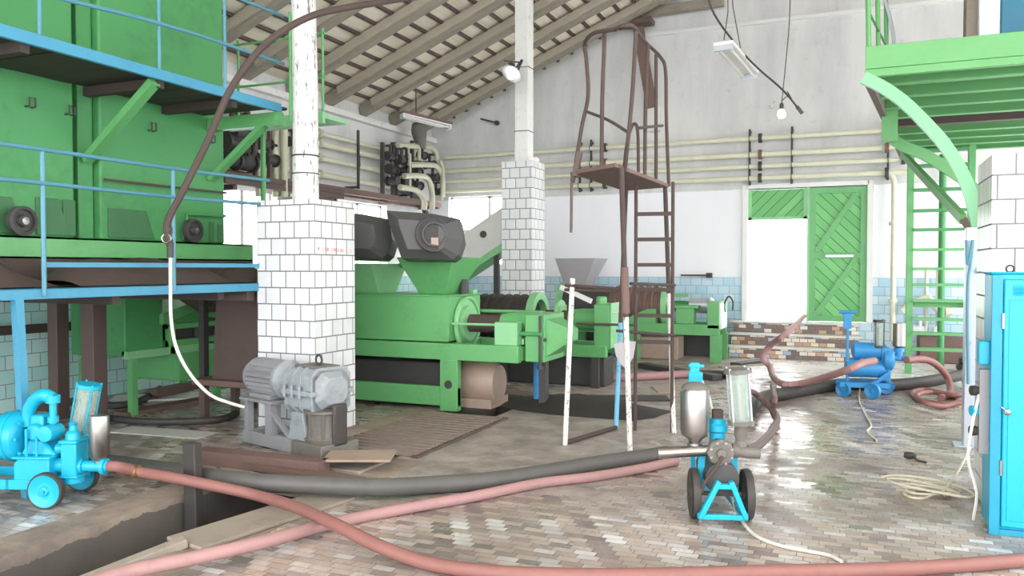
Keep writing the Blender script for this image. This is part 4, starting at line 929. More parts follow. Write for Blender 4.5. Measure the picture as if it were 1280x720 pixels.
b = MB(); b.tube([pA, PZ(910, 15, 9.1), PZ(909, -60, 9.1)], .006, 6); b.tube([pB, PZ(916, 8, 9.6), PZ(915, -60, 9.6)], .006, 6); b.build('hanging_wire', M['dark'], fl)
fl2 = fluor('old rusty fluorescent lamp under the rafters in the far left corner', PZ(502, 142, 14.2), PZ(562, 157, 14.6), .2)
b = MB(); b.bar(PZ(502, 140, 14.15), PZ(563, 155, 14.55), .24, .03); b.build('top_plate', M['rustred'], fl2)
p = PZ(520, 144, 14.3); b = MB(); b.tube([p, (p.x, p.y, roofz(p.x)-.03)], .012, 6); b.build('hanger', M['dark'], fl2)
ct = thing('catenary_cable', 'dark cable slanting from above the fluorescent lamp to the hanging bulb', 'cable', tuple(PZ(1000, 140, 9.6)))
b = MB(); b.tube(spline([PZ(880, -20, 9.0), PZ(893, 18, 9.1), PZ(922, 58, 9.3), PZ(946, 84, 9.4), PZ(978, 112, 9.5), PZ(1000, 138, 9.6)], 5), .012, 7); b.build('wire', M['dark'], ct)
b = MB(); b.cyl(PZ(996, 133, 9.6), PZ(1003, 142, 9.6), .022, 10); b.build('end_fitting', M['brown'], ct)
bl = thing('light_bulb', 'glowing bare bulb hanging from a wire left of the green mezzanine', 'bulb', tuple(PZ(977, 147, 9.5)))
c = PZ(977, 143, 9.5)
b = MB(); b.lathe([(.0,-.05),(.035,-.04),(.048,-.005),(.04,.03),(.018,.06)], c, (0,0,1), 18); b.build('glass', M['glow'], bl)
b = MB(); b.lathe([(.02,.06),(.024,.06),(.024,.12),(.008,.14)], c, (0,0,1), 12); b.build('socket', M['dark'], bl)
b = MB(); b.tube(spline([c+Vector((0,0,.13)), PZ(978, 120, 9.5), PZ(983, 70, 9.5), PZ(987, 20, 9.5), PZ(990, -80, 9.5)], 5), .006, 6); b.build('wire', M['dark'], bl)
b = MB(); b.tube(spline([PZ(977, 126, 9.5), PZ(985, 120, 9.5), PZ(990, 125, 9.5), PZ(984, 114, 9.5)], 5), .007, 6); b.build('loop', M['dark'], bl)
b = MB(); b.lathe([(.0,-.05),(.04,-.03),(.05,.02),(.02,.06),(.0,.06)], PZ(964, 133, 14.0), (0,0,1), 16)
b.tube([PZ(964,133,14.0), PY(968,127,YB-.002)], .02, 8); tag(b.build('wall_lamp', M['glass']), 'unlit clear glass lamp on the back wall beside the bulb', 'lamp')
lmp = thing('floodlight', 'enamel shade floodlight with white bulb fixed to the distant pillar post', 'lamp', tuple(PZ(642, 95, 11.3)))
c = PZ(643, 88, 11.35); ax_ = (Vector((-.25,-.6,-.75))).normalized()
b = MB(); b.lathe([(.03,-.05),(.04,-.02),(.14,.06),(.16,.08),(.145,.078),(.035,.0)], c, ax_, 28); b.build('shade', M['motorgrey'], lmp)
b = MB(); b.lathe([(.025,.0),(.05,.05),(.062,.1),(.04,.15),(.0,.16)], c, ax_, 18); b.build('bulb', M['glow'], lmp)
b = MB(); b.tube([c-ax_*.06, PZ(652, 76, 11.3), Vector((-4.71, 11.2, PZ(655,78,11.4).z))], .022, 8); b.tube([PZ(630,76,11.3), PZ(650,78,11.3)], .012, 6); b.build('arm', M['dark'], lmp)
b = MB(); q = PY(622, 154, YB); b.tube([(q.x, YB-.001, q.z), (q.x-.05, YB-.12, q.z+.01), (q.x-.32, YB-.14, q.z+.09)], .018, 8); b.lathe([(.05,0),(.05,.06)], (q.x, YB-.001, q.z), (0,-1,0), 12); tag(b.build('wall_hook', M['dark']), 'small dark hook on the back wall left of the timber post', 'hook')
# ================================================================== MEZZANINE, LADDER, CABINET (right)
mz = thing('mezzanine', 'green steel mezzanine on arched brackets at the upper right', 'platform', (2.0, 10.5, 3.3))
A = PY(1083, 97, 8.04); MZ = A.z; Bk = G(1128, 193, MZ); MX = 3.4
b = MB(); b.prism([(A.x, A.y, MZ+.13), (MX, A.y, MZ+.13), (MX, Bk.y, MZ+.13), (Bk.x, Bk.y, MZ+.13)], (0,0,.03)); b.build('deck', M['deckgrey'], mz)
b = MB(); b.box(A.x-.01, MX, A.y-.03, A.y, MZ+.07, MZ+.275); b.box(A.x-.01, MX, A.y-.02, A.y+.04, MZ, MZ+.07); b.build('fascia', M['mezgreen'], mz, bevel=.004)
b = MB(); b.bar((A.x+.02, A.y+.02, MZ+.03), (Bk.x, Bk.y, MZ+.03), .06, .2); b.build('side_beam', M['brown'], mz)
nj = 9
for i in range(nj):
    f = (i+.6)/nj; y = A.y+(Bk.y-A.y)*f; x = A.x+(Bk.x-A.x)*f
    b = MB(); b.box(x, MX, y, y+.05, MZ, MZ+.13); b.box(x, MX, y-.05, y+.05, MZ-.012, MZ); b.build('joist', M['brown' if i == 4 else 'mezgreen'], mz)
for x in (1.05, 2.2):
    b = MB(); b.tube([(x, A.y+.1, MZ+.12), (x+.15, Bk.y-.6, MZ+.12)], .012, 6); b.build('tie_rod', M['galv'], mz)
def arc(pts, Y, w, name='arched_bracket', mat='arcgreen'):
    P = spline([PY(x, y, Y) for x, y in pts], 6); b = MB(); vs = []
    for i, p in enumerate(P):
        a = (P[min(i+1,len(P)-1)]-P[max(i-1,0)]).normalized(); n_ = Vector((-a.z, 0, a.x)).normalized()
        for dn, dy in ((-w/2,-.03),(w/2,-.03),(w/2,.03),(-w/2,.03)): vs.append(p+n_*dn+Vector((0,dy,0)))
    m = len(P); fs = [(i*4+k, i*4+(k+1)%4, (i+1)*4+(k+1)%4, (i+1)*4+k) for i in range(m-1) for k in range(4)] + [(3,2,1,0), tuple((m-1)*4+k for k in range(4))]
    b.add(vs, fs); return b.build(name, M[mat], mz)
arc([(1079,97),(1105,110),(1130,128),(1155,152),(1180,180),(1200,212),(1214,245),(1224,290)], 7.98, .105)
arc([(1106,165),(1128,182),(1155,193),(1180,208),(1205,225),(1232,250)], 10.2, .12, mat='mezgreen')
b = MB(); b.bar(PY(1128, 192, 12.2), PY(1204, 274, 8.2), .05, .09); b.build('brace', M['mezgreen'], mz)
b = MB(); pp = [PY(x, y, 8.1) for x, y in ((1200,275),(1208,271),(1226,300),(1224,313))]; b.prism(pp, (0,.05,0)); b.build('gusset', M['rustred'], mz)
b = MB(); p0 = PY(1112, 163, 9.8); b.box(p0.x-.08, p0.x+.08, p0.y-.05, p0.y+.05, p0.z-.12, MZ); b.build('corner_plate', M['mezgreen'], mz)
for i, (xa, xb) in enumerate(((1086,1084),(1098,1096),(1108,1107))):
    b = MB(); b.tube([PY(xa, 62, 8.06+.7*i), PY(xb, -70, 8.06+.7*i)], .022, 8); b.build('rail_post', M['mezgreen'], mz)
b = MB(); b.tube(spline([PY(1117, 62, 9.4), PY(1117, 45, 9.4), PY(1112, 20, 9.4), PY(1104, -10, 9.4), PY(1098, -60, 9.4)], 4), .018, 8); b.build('handrail', M['galv'], mz)
b = MB(); b.tube([PY(1086, 15, 8.06), PY(1108, 58, 9.4)], .012, 8); b.build('rail_brace', M['mezgreen'], mz)
q0, q1 = PY(1213, 420, 7.95), PY(1222, 300, 7.95)
b = MB(); b.box(q0.x-.05, q0.x+.07, 7.88, 8.02, 0, 1.9); b.box(q0.x+.07, q0.x+.1, 7.9, 8.0, 0, 2.3); b.box(q0.x-.12, q0.x+.14, 7.84, 8.06, 0, .012); post = b.build('post', M['postblue'], mz, bevel=.008)
b = MB(); b.box(2.9, 3.05, 12.6, 12.75, 0, MZ); b.box(2.9, 3.05, 8.2, 8.35, 0, MZ); b.build('post', M['mezgreen'], mz)
b = MB(); b.tube(spline([PY(1208, 300, 7.85), PY(1209, 330, 7.85), PY(1212, 320, 7.85), PY(1216, 300, 7.86), PY(1213, 330, 7.85), PY(1210, 350, 7.85), PY(1209, 400, 7.85), PY(1210, 480, 7.85)], 5), .012, 6); tag(b.build('blue_cable', M['blue']), 'thin blue cable tied along the flaking blue mezzanine post', 'cable')
# things standing on the mezzanine
zf = MZ+.16
b = MB(); p = PY(1216, 30, 8.8); b.box(p.x-.07, p.x+.08, 8.7, 8.9, zf, 5.6); tag(b.build('timber_post', M['timber'], bevel=.01), 'grey peeling timber post standing on the green mezzanine', 'post')
b = MB(); p = PY(1235, 30, 8.7); b.box(p.x-.085, p.x+.085, 8.6, 8.8, zf, 5.6); tag(b.build('white_post', M['whitewash'], bevel=.01), 'white flaking post beside the blue tank on the mezzanine', 'post')
tb = thing('blue_tank', 'dark blue steel tank standing on the green mezzanine', 'tank', (1.9, 9.2, zf))
p = PY(1249, 30, 8.6); b = MB(); b.box(p.x, p.x+1.3, 8.6, 9.6, zf, 5.5); b.build('shell', M['teal'], tb, bevel=.02)
b = MB(); b.box(p.x+.02, p.x+.06, 8.58, 8.6, zf, 5.5); b.build('seam', M['teal'], tb)

gl = thing('green_ladder', 'steep green ladder with flat treads rising behind the mezzanine post', 'ladder', (1.15, 13.1, 0))
xl, xr = PY(1136, 400, 13.1).x, PY(1212, 400, 13.1).x
for x in (xl, xr):
    b = MB(); b.box(x-.045, x+.045, 13.05, 13.16, 0, MZ+.1); b.build('stringer', M['green'], gl, bevel=.006)
for y in (188, 207, 237, 263, 287, 312, 336, 356, 376, 399, 417, 437):
    z = PY(1172, y, 13.1).z; b = MB(); b.box(xl+.04, xr-.04, 13.0, 13.18, z-.02, z+.02); b.build('tread', M['green' if y > 300 else 'green_dk'], gl, bevel=.003)
b = MB(); z = PY(1172, 379, 13.2).z; b.box(xl, xr, 13.17, 13.2, z-.06, z+.06); b.build('cross_plate', M['green'], gl)
b = MB(); x = PY(1175, 300, 14.2).x; b.tube([(x, 13.9, 0), (x, 13.9, MZ)], .05, 12); tag(b.build('column_pipe', M['green_dk']), 'dark green round column between the green ladder and the wall', 'column')
# pipework low on the wall behind the ladder
lw = thing('low_pipework', 'pale pipe with elbow and flanges low on the wall behind the green ladder', 'pipes', (1.3, 14.85, .9))
b = MB(); b.tube(spline([PY(1127,388,14.85), PY(1140,380,14.85), PY(1158,372,14.85), PY(1166,380,14.8), PY(1176,390,14.8), PY(1190,389,14.8)], 5), .055, 12); b.build('tube', M['cream'], lw)
b = MB(); b.lathe([(.1,-.03),(.1,.03)], PY(1184,389,14.8), (1,0,0), 16); b.lathe([(.09,-.03),(.09,.03)], PY(1138,381,14.85), (1,0,.4), 16); b.build('flange', M['cream'], lw)
for px in (1158, 1172):
    b = MB(); b.tube([PY(px, 335, 14.9), PY(px, 412, 14.9)], .03, 10); b.build('riser', M['cream'], lw)
valve(lw, PY(1150, 412, 14.85), (1,0,0), 1.0, 'white'); valve(lw, PY(1173, 412, 14.85), (0,1,0), 1.0, 'white')
b = MB(); z = .35; b.box(1.0, 2.6, 14.6, YB-.001, 0, .42); tag(b.build('low_curb', M['rustred'], bevel=.02), 'low red-brown curb along the wall behind the green ladder', 'curb')
b = MB(); b.ring(Vector((1.75, 13.7, .06)), (0,0,1), .26, .055, 28, 8); b.ring(Vector((1.77, 13.72, .16)), (0,0,1), .25, .055, 28, 8); tag(b.build('coiled_hose', M['rubber']), 'black coiled hose on the floor behind the green ladder', 'hose')

cb = thing('electrical_cabinet', 'bright cyan steel electrical cabinet at the right edge', 'cabinet', (1.15, 5.5, 0))
cx0, cx1, cy0, cy1, ch = .745, 1.6, 5.36, 5.68, 1.515
b = MB(); b.box(cx0, cx1, cy0+.01, cy1, .02, ch); b.box(cx0-.012, cx1, cy0-.0, cy1+.01, ch, ch+.012); b.build('body', M['cyan'], cb, bevel=.006)
b = MB(); b.box(cx0-.006, cx0+.05, cy0-.018, cy0+.02, .0, ch-.005); b.box(cx0, cx1, cy0-.014, cy0+.02, .0, .035); b.build('door_frame', M['cyan_dk'], cb, bevel=.004)
b = MB(); b.box(cx0+.055, cx1-.05, cy0-.02, cy0+.01, .05, ch-.03); dr = b.build('door', M['cyan'], cb, bevel=.008)
b = MB(); b.box(cx0+.08, cx1-.08, cy0-.024, cy0-.018, .09, ch-.15); b.build('door_panel', M['cyan'], dr, bevel=.003)
for z in (ch-.075, ch-.095, ch-.115):
    b = MB(); b.prism([(cx0+.1, cy0-.019, z), (cx0+.1, cy0-.034, z-.004), (cx0+.1, cy0-.019, z+.012)], (.3,0,0)); b.build('louvre', M['cyan'], dr)
q = PY(1259, 515, cy0-.024)
b = MB(); b.lathe([(.017,0),(.017,.018),(.011,.022),(.0,.022)], (q.x, cy0-.022, q.z), (0,-1,0), 18); b.tube([(q.x, cy0-.044, q.z), (q.x-.035, cy0-.044, q.z+.03)], .005, 6); b.build('lock', M['steel'], dr)
b = MB(); b.ring(Vector((cx0+.1, cy0+.1, ch+.03)), (0,1,0), .02, .006, 16, 6); b.build('lifting_eye', M['rust'], cb)
for z in (.35, 1.2):
    b = MB(); b.cyl((cx0+.052, cy0-.022, z), (cx0+.052, cy0-.022, z+.09), .009, 8); b.build('hinge', M['steel'], dr)
b = MB(); b.box(cx0-.06, cx0+.0, cy0+.05, cy0+.14, .98, 1.12); b.build('cable_box', M['cyan'], cb, bevel=.008)
b = MB(); b.box(cx0-.05, cx0-.0, cy0+.07, cy0+.13, .45, .95); b.build('side_rail', M['motorgrey'], cb)
for z in (.82, .7, .58):
    b = MB(); b.lathe([(.022,0),(.03,.03),(.03,.05),(.0,.055)], (cx0-.045, cy0+.1, z), (-1,-.35,0), 14); b.build('knob', M['rubber' if z != .7 else 'cyan'], cb)
b = MB(); b.tube(spline([(cx0-.05, cy0+.08, .8), (cx0-.09, cy0+.06, .6), (cx0-.1, cy0+.1, .4), (cx0-.05, cy0+.14, .2), (cx0-.06, cy0+.18, .02)], 5), .009, 6); b.build('cable', M['cord'], cb)

# ================================================================== PUMPS (local coordinates: x to the right, y away)
def wheel(par, c, r, w, tyre, disc, ax=(0,1,0), name='wheel'):
    c = Vector(c); a = Vector(ax)
    b = MB(); b.revolve([(r*.84,-w/2),(r*.97,-w/2),(r,-w*.25),(r,w*.25),(r*.97,w/2),(r*.84,w/2)], c, a, 32); wh = b.build(name, tyre, par)
    b = MB(); b.lathe([(r*.82,-w*.35),(r*.88,-w*.58),(r*.82,-w*.48),(r*.3,-w*.3),(r*.22,-w*.65),(r*.1,-w*.7),(r*.1,w*.7),(r*.22,w*.65),(r*.3,w*.3),(r*.82,w*.48),(r*.88,w*.58),(r*.82,w*.35)], c, a, 32); b.build('disc', disc, wh)
    b = MB(); b.cyl(c-a*w*.85, c+a*w*.85, r*.09, 6); b.build('nut', disc, wh); return wh
def sight(par, c, r, z0, z1, capm, rodm, tilt=(0,0)):
    c = Vector(c); T_ = Vector((tilt[0], tilt[1], 0)); g0, g1 = c+Vector((0,0,z0)), c+T_+Vector((0,0,z1)); a = (g1-g0).normalized(); L = (g1-g0).length
    b = MB(); b.pipe(g0, a, r*.92, r, L, 28); g = b.build('sight_glass', M['glass'], par)
    b = MB(); b.cyl(g0-a*.005, g1-a*.06, r*.35, 14); b.build('inner_tube', M['steel'], g)
    for p, t_ in ((g0-a*.025, .025), (g1, .025)):
        b = MB(); b.lathe([(r*1.16,0),(r*1.16,t_)], p, a, 28); b.build('cap', capm, g)
    x, y, _ = frame(a)
    for k in range(4):
        an = PI/4+k*PI/2; o = (x*math.cos(an)+y*math.sin(an))*r*1.08; b = MB(); b.tube([g0+o-a*.03, g1+o+a*.035], .006, 6); b.build('rod', rodm, g)

o = G(58, 636); pa = thing('wine_pump', 'bright cyan wheeled pump with stainless cylinder at the left edge', 'pump', tuple(o), YAW-.06, local=True)
C_ = M['cyan']
wheel(pa, (0, 0, .118), .118, .045, M['rubber'], C_); wheel(pa, (-.02, .42, .118), .118, .045, M['rubber'], C_); wheel(pa, (-.62, .2, .1), .1, .045, M['rubber'], C_)
b = MB(); b.tube([(0,-.0,.118),(-.01,.42,.118)], .014, 8); b.build('axle', C_, pa)
b = MB(); b.box(-.72, .06, .03, .06, .11, .175); b.box(-.72, .06, .36, .39, .11, .175); b.box(-.72, -.69, .03, .39, .11, .175); b.box(-.3, -.27, .03, .39, .11, .175); b.build('chassis', C_, pa, bevel=.005)
b = MB(); b.prism([(-.15,.04,.12),(.09,.04,.12),(.09,.04,.315),(-.11,.04,.315),(-.15,.04,.28)], (0,.3,0)); b.box(-.16, .1, .03, .36, .305, .325); b.build('pedestal', C_, pa, bevel=.008)
b = MB(); b.lathe([(.05,-.09),(.13,-.085),(.16,-.06),(.165,0),(.16,.06),(.13,.085),(.06,.09)], (-.235,.19,.43), (1,0,0), 36); b.lathe([(.17,-.012),(.17,.012)], (-.235,.19,.43), (1,0,0), 36); gd = b.build('gear_casing', C_, pa, smooth=40)
for k in range(8):
    a = 2*PI*k/8; b = MB(); b.cyl((-.15, .19+.14*math.cos(a), .43+.14*math.sin(a)), (-.13, .19+.14*math.cos(a), .43+.14*math.sin(a)), .013, 6); b.build('casing_bolt', C_, gd)
b = MB(); b.loft([(-.16,.08,.325),(.08,.08,.325),(.08,.3,.325),(-.16,.3,.325)], [(-.13,.12,.42),(-.03,.12,.42),(-.03,.27,.42),(-.13,.27,.42)]); b.loft([(-.13,.12,.42),(-.03,.12,.42),(-.03,.27,.42),(-.13,.27,.42)], [(-.12,.12,.58),(-.03,.12,.58),(-.03,.27,.58),(-.12,.27,.58)]); b.lathe([(.05,-.04),(.06,0),(.05,.04)], (-.075, .12, .47), (0,1,0), 20); b.build('pump_body', C_, pa, bevel=.015)
b = MB(); b.tube(spline([(-.15,.17,.5),(-.145,.17,.6),(-.09,.16,.68),(-.02,.15,.71),(.035,.15,.685)], 6), [.04]*7+[.042]*6+[.044]*6+[.042]*6, 16); b.lathe([(.045,-.02),(.045,.03)], (.035,.15,.68), (0,0,1), 16); b.build('suction_arch', C_, pa)
b = MB(); b.cyl((.03,.15,.67), (.03,.15,.52), .022, 12); b.cyl((.03,.15,.57), (.03,.15,.53), .034, 12); b.build('link_pipe', C_, pa)
b = MB(); b.lathe([(.03,.12),(.05,.1),(.055,-.03),(.05,-.045),(.0,-.05)], (.015,.1,.47), (0,1,0), 28); b.build('air_bell', C_, pa)
b = MB(); b.tube([(-.14,.06,.32),(-.14,.06,.5)], .009, 8); b.tube([(-.07,.06,.32),(-.07,.06,.44)], .009, 8); b.build('stay_rod', C_, pa)
b = MB(); b.box(.115, .22, .08, .2, .18, .42); b.box(.105, .23, .07, .21, .40, .425); b.lathe([(.065,0),(.065,.05)], (.168,.14,.135), (0,0,1), 20); b.box(.1,.235,.065,.215,.175,.195); vb = b.build('valve_chest', C_, pa, bevel=.008)
b = MB(); b.lathe([(.05,0),(.045,.04),(.025,.06),(.022,.09),(.03,.1),(.0,.12)], (.168,.14,.425), (0,0,1), 16); b.build('chest_cap', C_, vb)
b = MB(); b.cyl((.06,.14,.25),(.12,.14,.25), .05, 16); b.cyl((.06,.14,.36),(.12,.14,.36), .035, 16); b.build('connector', C_, pa)
b = MB(); b.lathe([(.036,0),(.036,.15),(.055,.15),(.055,.175),(.04,.175),(.04,.19)], (.215,.14,.245), (1,0,0), 24); b.lathe([(.05,0),(.05,.02)], (.22,.14,.245), (1,0,0), 20); b.build('outlet_pipe', C_, pa)
b = MB(); b.lathe([(.03,-.04),(.05,-.02),(.062,.0),(.062,.25),(.058,.262),(.0,.266)], (.345,.14,.32), (0,0,1), 32); b.build('air_vessel', M['steel'], pa)
b = MB(); b.lathe([(.035,-.05),(.035,-.0)], (.345,.14,.32), (0,0,1), 20); b.build('vessel_neck', M['steel'], pa)
sight(pa, (.2,.3,0), .07, .43, .74, C_, C_, (.06, 0))
b = MB(); b.cyl((.2,.3,.22),(.2,.3,.41), .035, 16); b.cyl((.12,.2,.24),(.2,.3,.24), .03, 12); b.build('sight_neck', C_, pa)

o = G(901, 651); pb = thing('wine_pump', 'two-wheeled pump with stainless vessel and sight glass in the foreground right', 'pump', tuple(o), YAW-.08, local=True)
B_ = M['cyan']
wheel(pb, (-.155, .05, .155), .155, .045, M['rubber'], M['rubber'], (1,0,0)); wheel(pb, (.165, .05, .155), .155, .045, M['rubber'], M['rubber'], (1,0,0))
b = MB(); b.tube([(-.17,.05,.155),(.18,.05,.155)], .015, 8); b.build('axle', M['brown'], pb)
b = MB(); b.bar((-.14,-.1,.05), (-.03,-.1,.27), .03, .045, (0,1,0)); b.bar((.13,-.1,.05), (.04,-.1,.27), .03, .045, (0,1,0)); b.bar((-.15,-.1,.055), (.14,-.1,.055), .03, .035, (0,1,0)); b.bar((-.05,-.1,.24), (.06,-.1,.24), .03, .04, (0,1,0))
b.bar((-.14,-.1,.055), (-.11,.55,.06), .03, .035); b.bar((.13,-.1,.055), (.1,.55,.06), .03, .035); b.bar((-.11,.55,.06), (.1,.55,.06), .03, .035); b.build('frame', B_, pb, bevel=.004)
b = MB(); b.bar((-.12,.08,.15), (-.1,.08,.45), .04, .02, (0,1,0)); b.bar((.1,.08,.15), (.09,.08,.45), .04, .02, (0,1,0)); b.build('upright', B_, pb)
b = MB(); b.lathe([(.05,-.12),(.1,-.11),(.105,-.06),(.1,.0),(.1,.3),(.06,.34)], (.0,.06,.27), (0,1,0), 28); b.build('motor', M['dark'], pb)
b = MB(); b.lathe([(.07,-.06),(.085,-.05),(.085,-.02),(.06,-.02),(.06,.1)], (-.01,-.0,.43), (0,1,0), 8); b.lathe([(.03,-.09),(.03,-.05)], (-.01,0,.43), (0,1,0), 16); hd = b.build('pump_head', M['oily'], pb, bevel=.006)
for k in range(8):
    a = 2*PI*(k+.5)/8; b = MB(); b.cyl((-.01+.066*math.cos(a), -.07, .43+.066*math.sin(a)), (-.01+.066*math.cos(a), -.045, .43+.066*math.sin(a)), .009, 6); b.build('bolt', M['steel'], hd)
b = MB(); b.tube(spline([(-.01,-.1,.42),(-.05,-.1,.35),(-.11,-.09,.26),(-.13,-.08,.2)], 4), .011, 8); b.build('lever', M['rust'], pb)
b = MB(); b.tube([(-.38,.02,.405),(-.2,.02,.42),(-.05,.02,.43)], [.036,.034,.034], 18); b.build('inlet_pipe', M['steel'], pb)
b = MB(); b.tube([(.04,.02,.43),(.235,.02,.415)], .034, 18); b.lathe([(.045,0),(.045,.03)], (.07,.02,.43), (1,0,0), 18); b.build('outlet_pipe', M['oily'], pb)
b = MB(); b.lathe([(.03,-.07),(.035,-.04),(.05,-.02),(.08,.0),(.088,.03),(.088,.27),(.082,.285),(.07,.29)], (-.155,.04,.52), (0,0,1), 36); b.build('air_vessel', M['steel'], pb)
b = MB(); b.lathe([(.085,0),(.08,.015),(.06,.032),(.03,.042),(.0,.045)], (-.155,.04,.805), (0,0,1), 32); b.build('vessel_lid', M['oily'], pb)
b = MB(); b.lathe([(.035,0),(.035,.035),(.045,.035),(.045,.05),(.03,.05),(.03,.1)], (-.155,.04,.42), (0,0,1), 18); b.build('vessel_neck', M['steel'], pb)
sight(pb, (.125,.04,0), .072, .615, .905, M['oily'], M['galv'], (-.022, 0))
b = MB(); b.lathe([(.036,0),(.036,.04),(.03,.05),(.04,.08),(.04,.15)], (.125,.04,.44), (0,0,1), 18); b.build('sight_neck', M['oily'], pb)
b = MB(); b.lathe([(.05,0),(.066,.01),(.066,.045),(.05,.06),(.05,.085),(.03,.09)], (.0,.14,.52), (0,0,1), 24); b.cyl((0,.14,.4),(0,.14,.53), .05, 16); b.build('valve_cap', B_, pb)
b = MB(); b.box(-.03,.03,.11,.17,.608,.66); b.build('cap_nut', M['rust'], pb)
b = MB(); b.bar((-.1,.5,.06), (-.1,.44,.84), .03, .03); b.box(-.14,-.05,.41,.45,.78,.86); b.box(-.13,-.07,.42,.47,.72,.92); b.bar((-.14,.43,.9), (-.04,.43,.9), .025, .02); b.build('push_handle', B_, pb, bevel=.004)
b = MB(); b.tube(spline([(-.05,.45,.8),(-.01,.4,.7),(-.0,.3,.6)], 4), .008, 6); b.build('switch_cable', M['cord'], pb)

o = G(1093, 499); pc = thing('wine_pump', 'blue wheeled pump in the distance with a tall tee handle and red hoses', 'pump', tuple(o), YAW-.25, local=True)
B_ = M['pblue']
for c in ((-.02,0,.095), (-.33,.1,.09)): wheel(pc, c, c[2], .05, B_, B_, (-.6,-.8,0))
for c in ((.2,.4,.095), (-.28,.42,.09)): wheel(pc, c, c[2], .05, M['rubber'], B_)
b = MB(); b.box(-.38,.24,.06,.1,.12,.18); b.box(-.38,.24,.36,.4,.12,.18); b.box(.18,.24,.06,.4,.12,.18); b.bar((-.02,.08,.15),(.18,.08,.32), .04, .05, (0,1,0)); b.build('chassis', B_, pc, bevel=.005)
b = MB(); b.lathe([(.06,0),(.1,.01),(.11,.04),(.11,.4),(.1,.43),(.05,.44)], (-.3,.2,.34), (1,0,0), 28); b.build('motor', B_, pc, smooth=40)
b = MB(); b.lathe([(.05,0),(.09,.02),(.1,.1),(.1,.36),(.06,.4)], (-.22,.24,.55), (1,0,0), 24); b.lathe([(.11,0),(.11,.06)], (-.2,.24,.55), (1,0,0), 24); b.build('gear_casing', B_, pc, smooth=40)
b = MB(); b.lathe([(.05,0),(.13,.02),(.14,.06),(.13,.12),(.08,.15)], (.1,.2,.45), (1,0,0), 28); b.box(.1,.2,.12,.3,.2,.6); b.build('pump_head', B_, pc, bevel=.01)
b = MB(); b.bar((-.28,.16,.15), (-.28,.14,1.02), .03, .03); b.box(-.33,-.24,.12,.15,.82,1.0); b.tube([(-.38,.14,1.02),(-.18,.14,1.02)], .02, 8); b.build('push_handle', B_, pc, bevel=.004)
sight(pc, (.08,.2,0), .06, .62, .9, M['dark'], M['dark'])
b = MB(); b.cyl((.08,.2,.5),(.08,.2,.6), .04, 14); b.build('sight_neck', B_, pc)
b = MB(); b.lathe([(.03,-.03),(.07,.0),(.07,.27),(.0,.28)], (.3,.2,.62), (0,0,1), 24); b.build('air_vessel', M['steel'], pc)
b = MB(); b.cyl((.3,.2,.46),(.3,.2,.6), .04, 14); b.lathe([(.06,0),(.06,.04)], (.3,.2,.55), (0,0,1), 16); b.tube([(.18,.2,.48),(.42,.2,.47)], .035, 12); b.build('outlet_pipe', B_, pc)

for ch in list(pa.children):
    if ch.name.split('.')[0] in ('wheel', 'axle', 'chassis'): continue
    my = sum(v.co.y for v in ch.data.vertices)/len(ch.data.vertices); ch.location.x -= .5*my
# ---- motor and gearbox on a stand beside the near pillar
o = G(348, 567); mu = thing('geared_motor', 'grey ribbed electric motor coupled to a gearbox on a low stand', 'motor', tuple(o), R_(-16), local=True)
b = MB(); b.box(-.56,.2,.02,.06,.02,.13); b.box(-.56,.2,.32,.36,.02,.13); b.box(-.56,-.5,.06,.32,.02,.13); b.box(-.1,.2,.03,.34,.02,.14); b.build('base_channel', M['motorgrey'], mu, bevel=.006)
for x, y in ((-.53,.02), (-.22,.02), (-.53,.3), (-.22,.3)):
    b = MB(); b.box(x, x+(.05 if x < -.4 else .09), y, y+.06, .12, .4); b.build('leg', M['motorgrey'], mu)
b = MB(); b.box(-.58,-.1,.0,.38,.395,.42); b.build('stand_top', M['motorgrey'], mu, bevel=.004)
b = MB(); b.bar((-.2,.04,.36),(.12,.04,.14), .03, .035, (0,1,0)); b.bar((-.12,.3,.37),(.12,.3,.2), .03, .035, (0,1,0)); b.build('brace', M['motorgrey'], mu)
b = MB(); vs = []; n = 48; prof = []
def fin(x): return [Vector((x, .19+(.165 if k % 2 else .145)*math.cos(2*PI*k/n), .59+(.165 if k % 2 else .145)*math.sin(2*PI*k/n))) for k in range(n)]
b.loft(fin(-.54), fin(-.14)); mo = b.build('motor_shell', M['motorgrey'], mu, smooth=0)
b = MB(); b.lathe([(.1,-.07),(.14,-.05),(.165,0),(.165,.02)], (-.555,.19,.59), (1,0,0), 32); b.build('fan_cover', M['motorgrey'], mo)
b = MB(); b.lathe([(.168,0),(.17,.04),(.15,.07),(.11,.09),(.1,.14),(.06,.14)], (-.15,.19,.59), (1,0,0), 32); b.build('end_bell', M['gearbox'], mo)
b = MB(); b.box(-.5,-.2,.05,.33,.42,.46); b.build('motor_foot', M['motorgrey'], mo, bevel=.006)
b = MB(); b.lathe([(.1,0),(.12,.02),(.12,.13),(.09,.15)], (-.03,.19,.59), (1,0,0), 24); b.build('coupling', M['oily'], mu)
def octo(x, hw, z0, z1, c): return [Vector((x,.19+a,z)) for a, z in ((-hw+c,z0),(hw-c,z0),(hw,z0+c),(hw,z1-c),(hw-c,z1),(-hw+c,z1),(-hw,z1-c),(-hw,z0+c))]
b = MB(); b.loft(octo(.1,.19,.36,.73,.06), octo(.46,.19,.36,.73,.06)); b.loft(octo(.46,.17,.4,.71,.07), octo(.53,.12,.45,.66,.05)); gb = b.build('gearbox', M['gearbox'], mu, smooth=20, bevel=.01)
b = MB()
for x in (.1, .2, .3, .44): b.loft(octo(x,.2,.35,.74,.06), octo(x+.02,.2,.35,.74,.06))
b.box(.08,.48,-.03,.41,.52,.56); b.build('casing_rib', M['gearbox'], gb, smooth=20, bevel=.004)
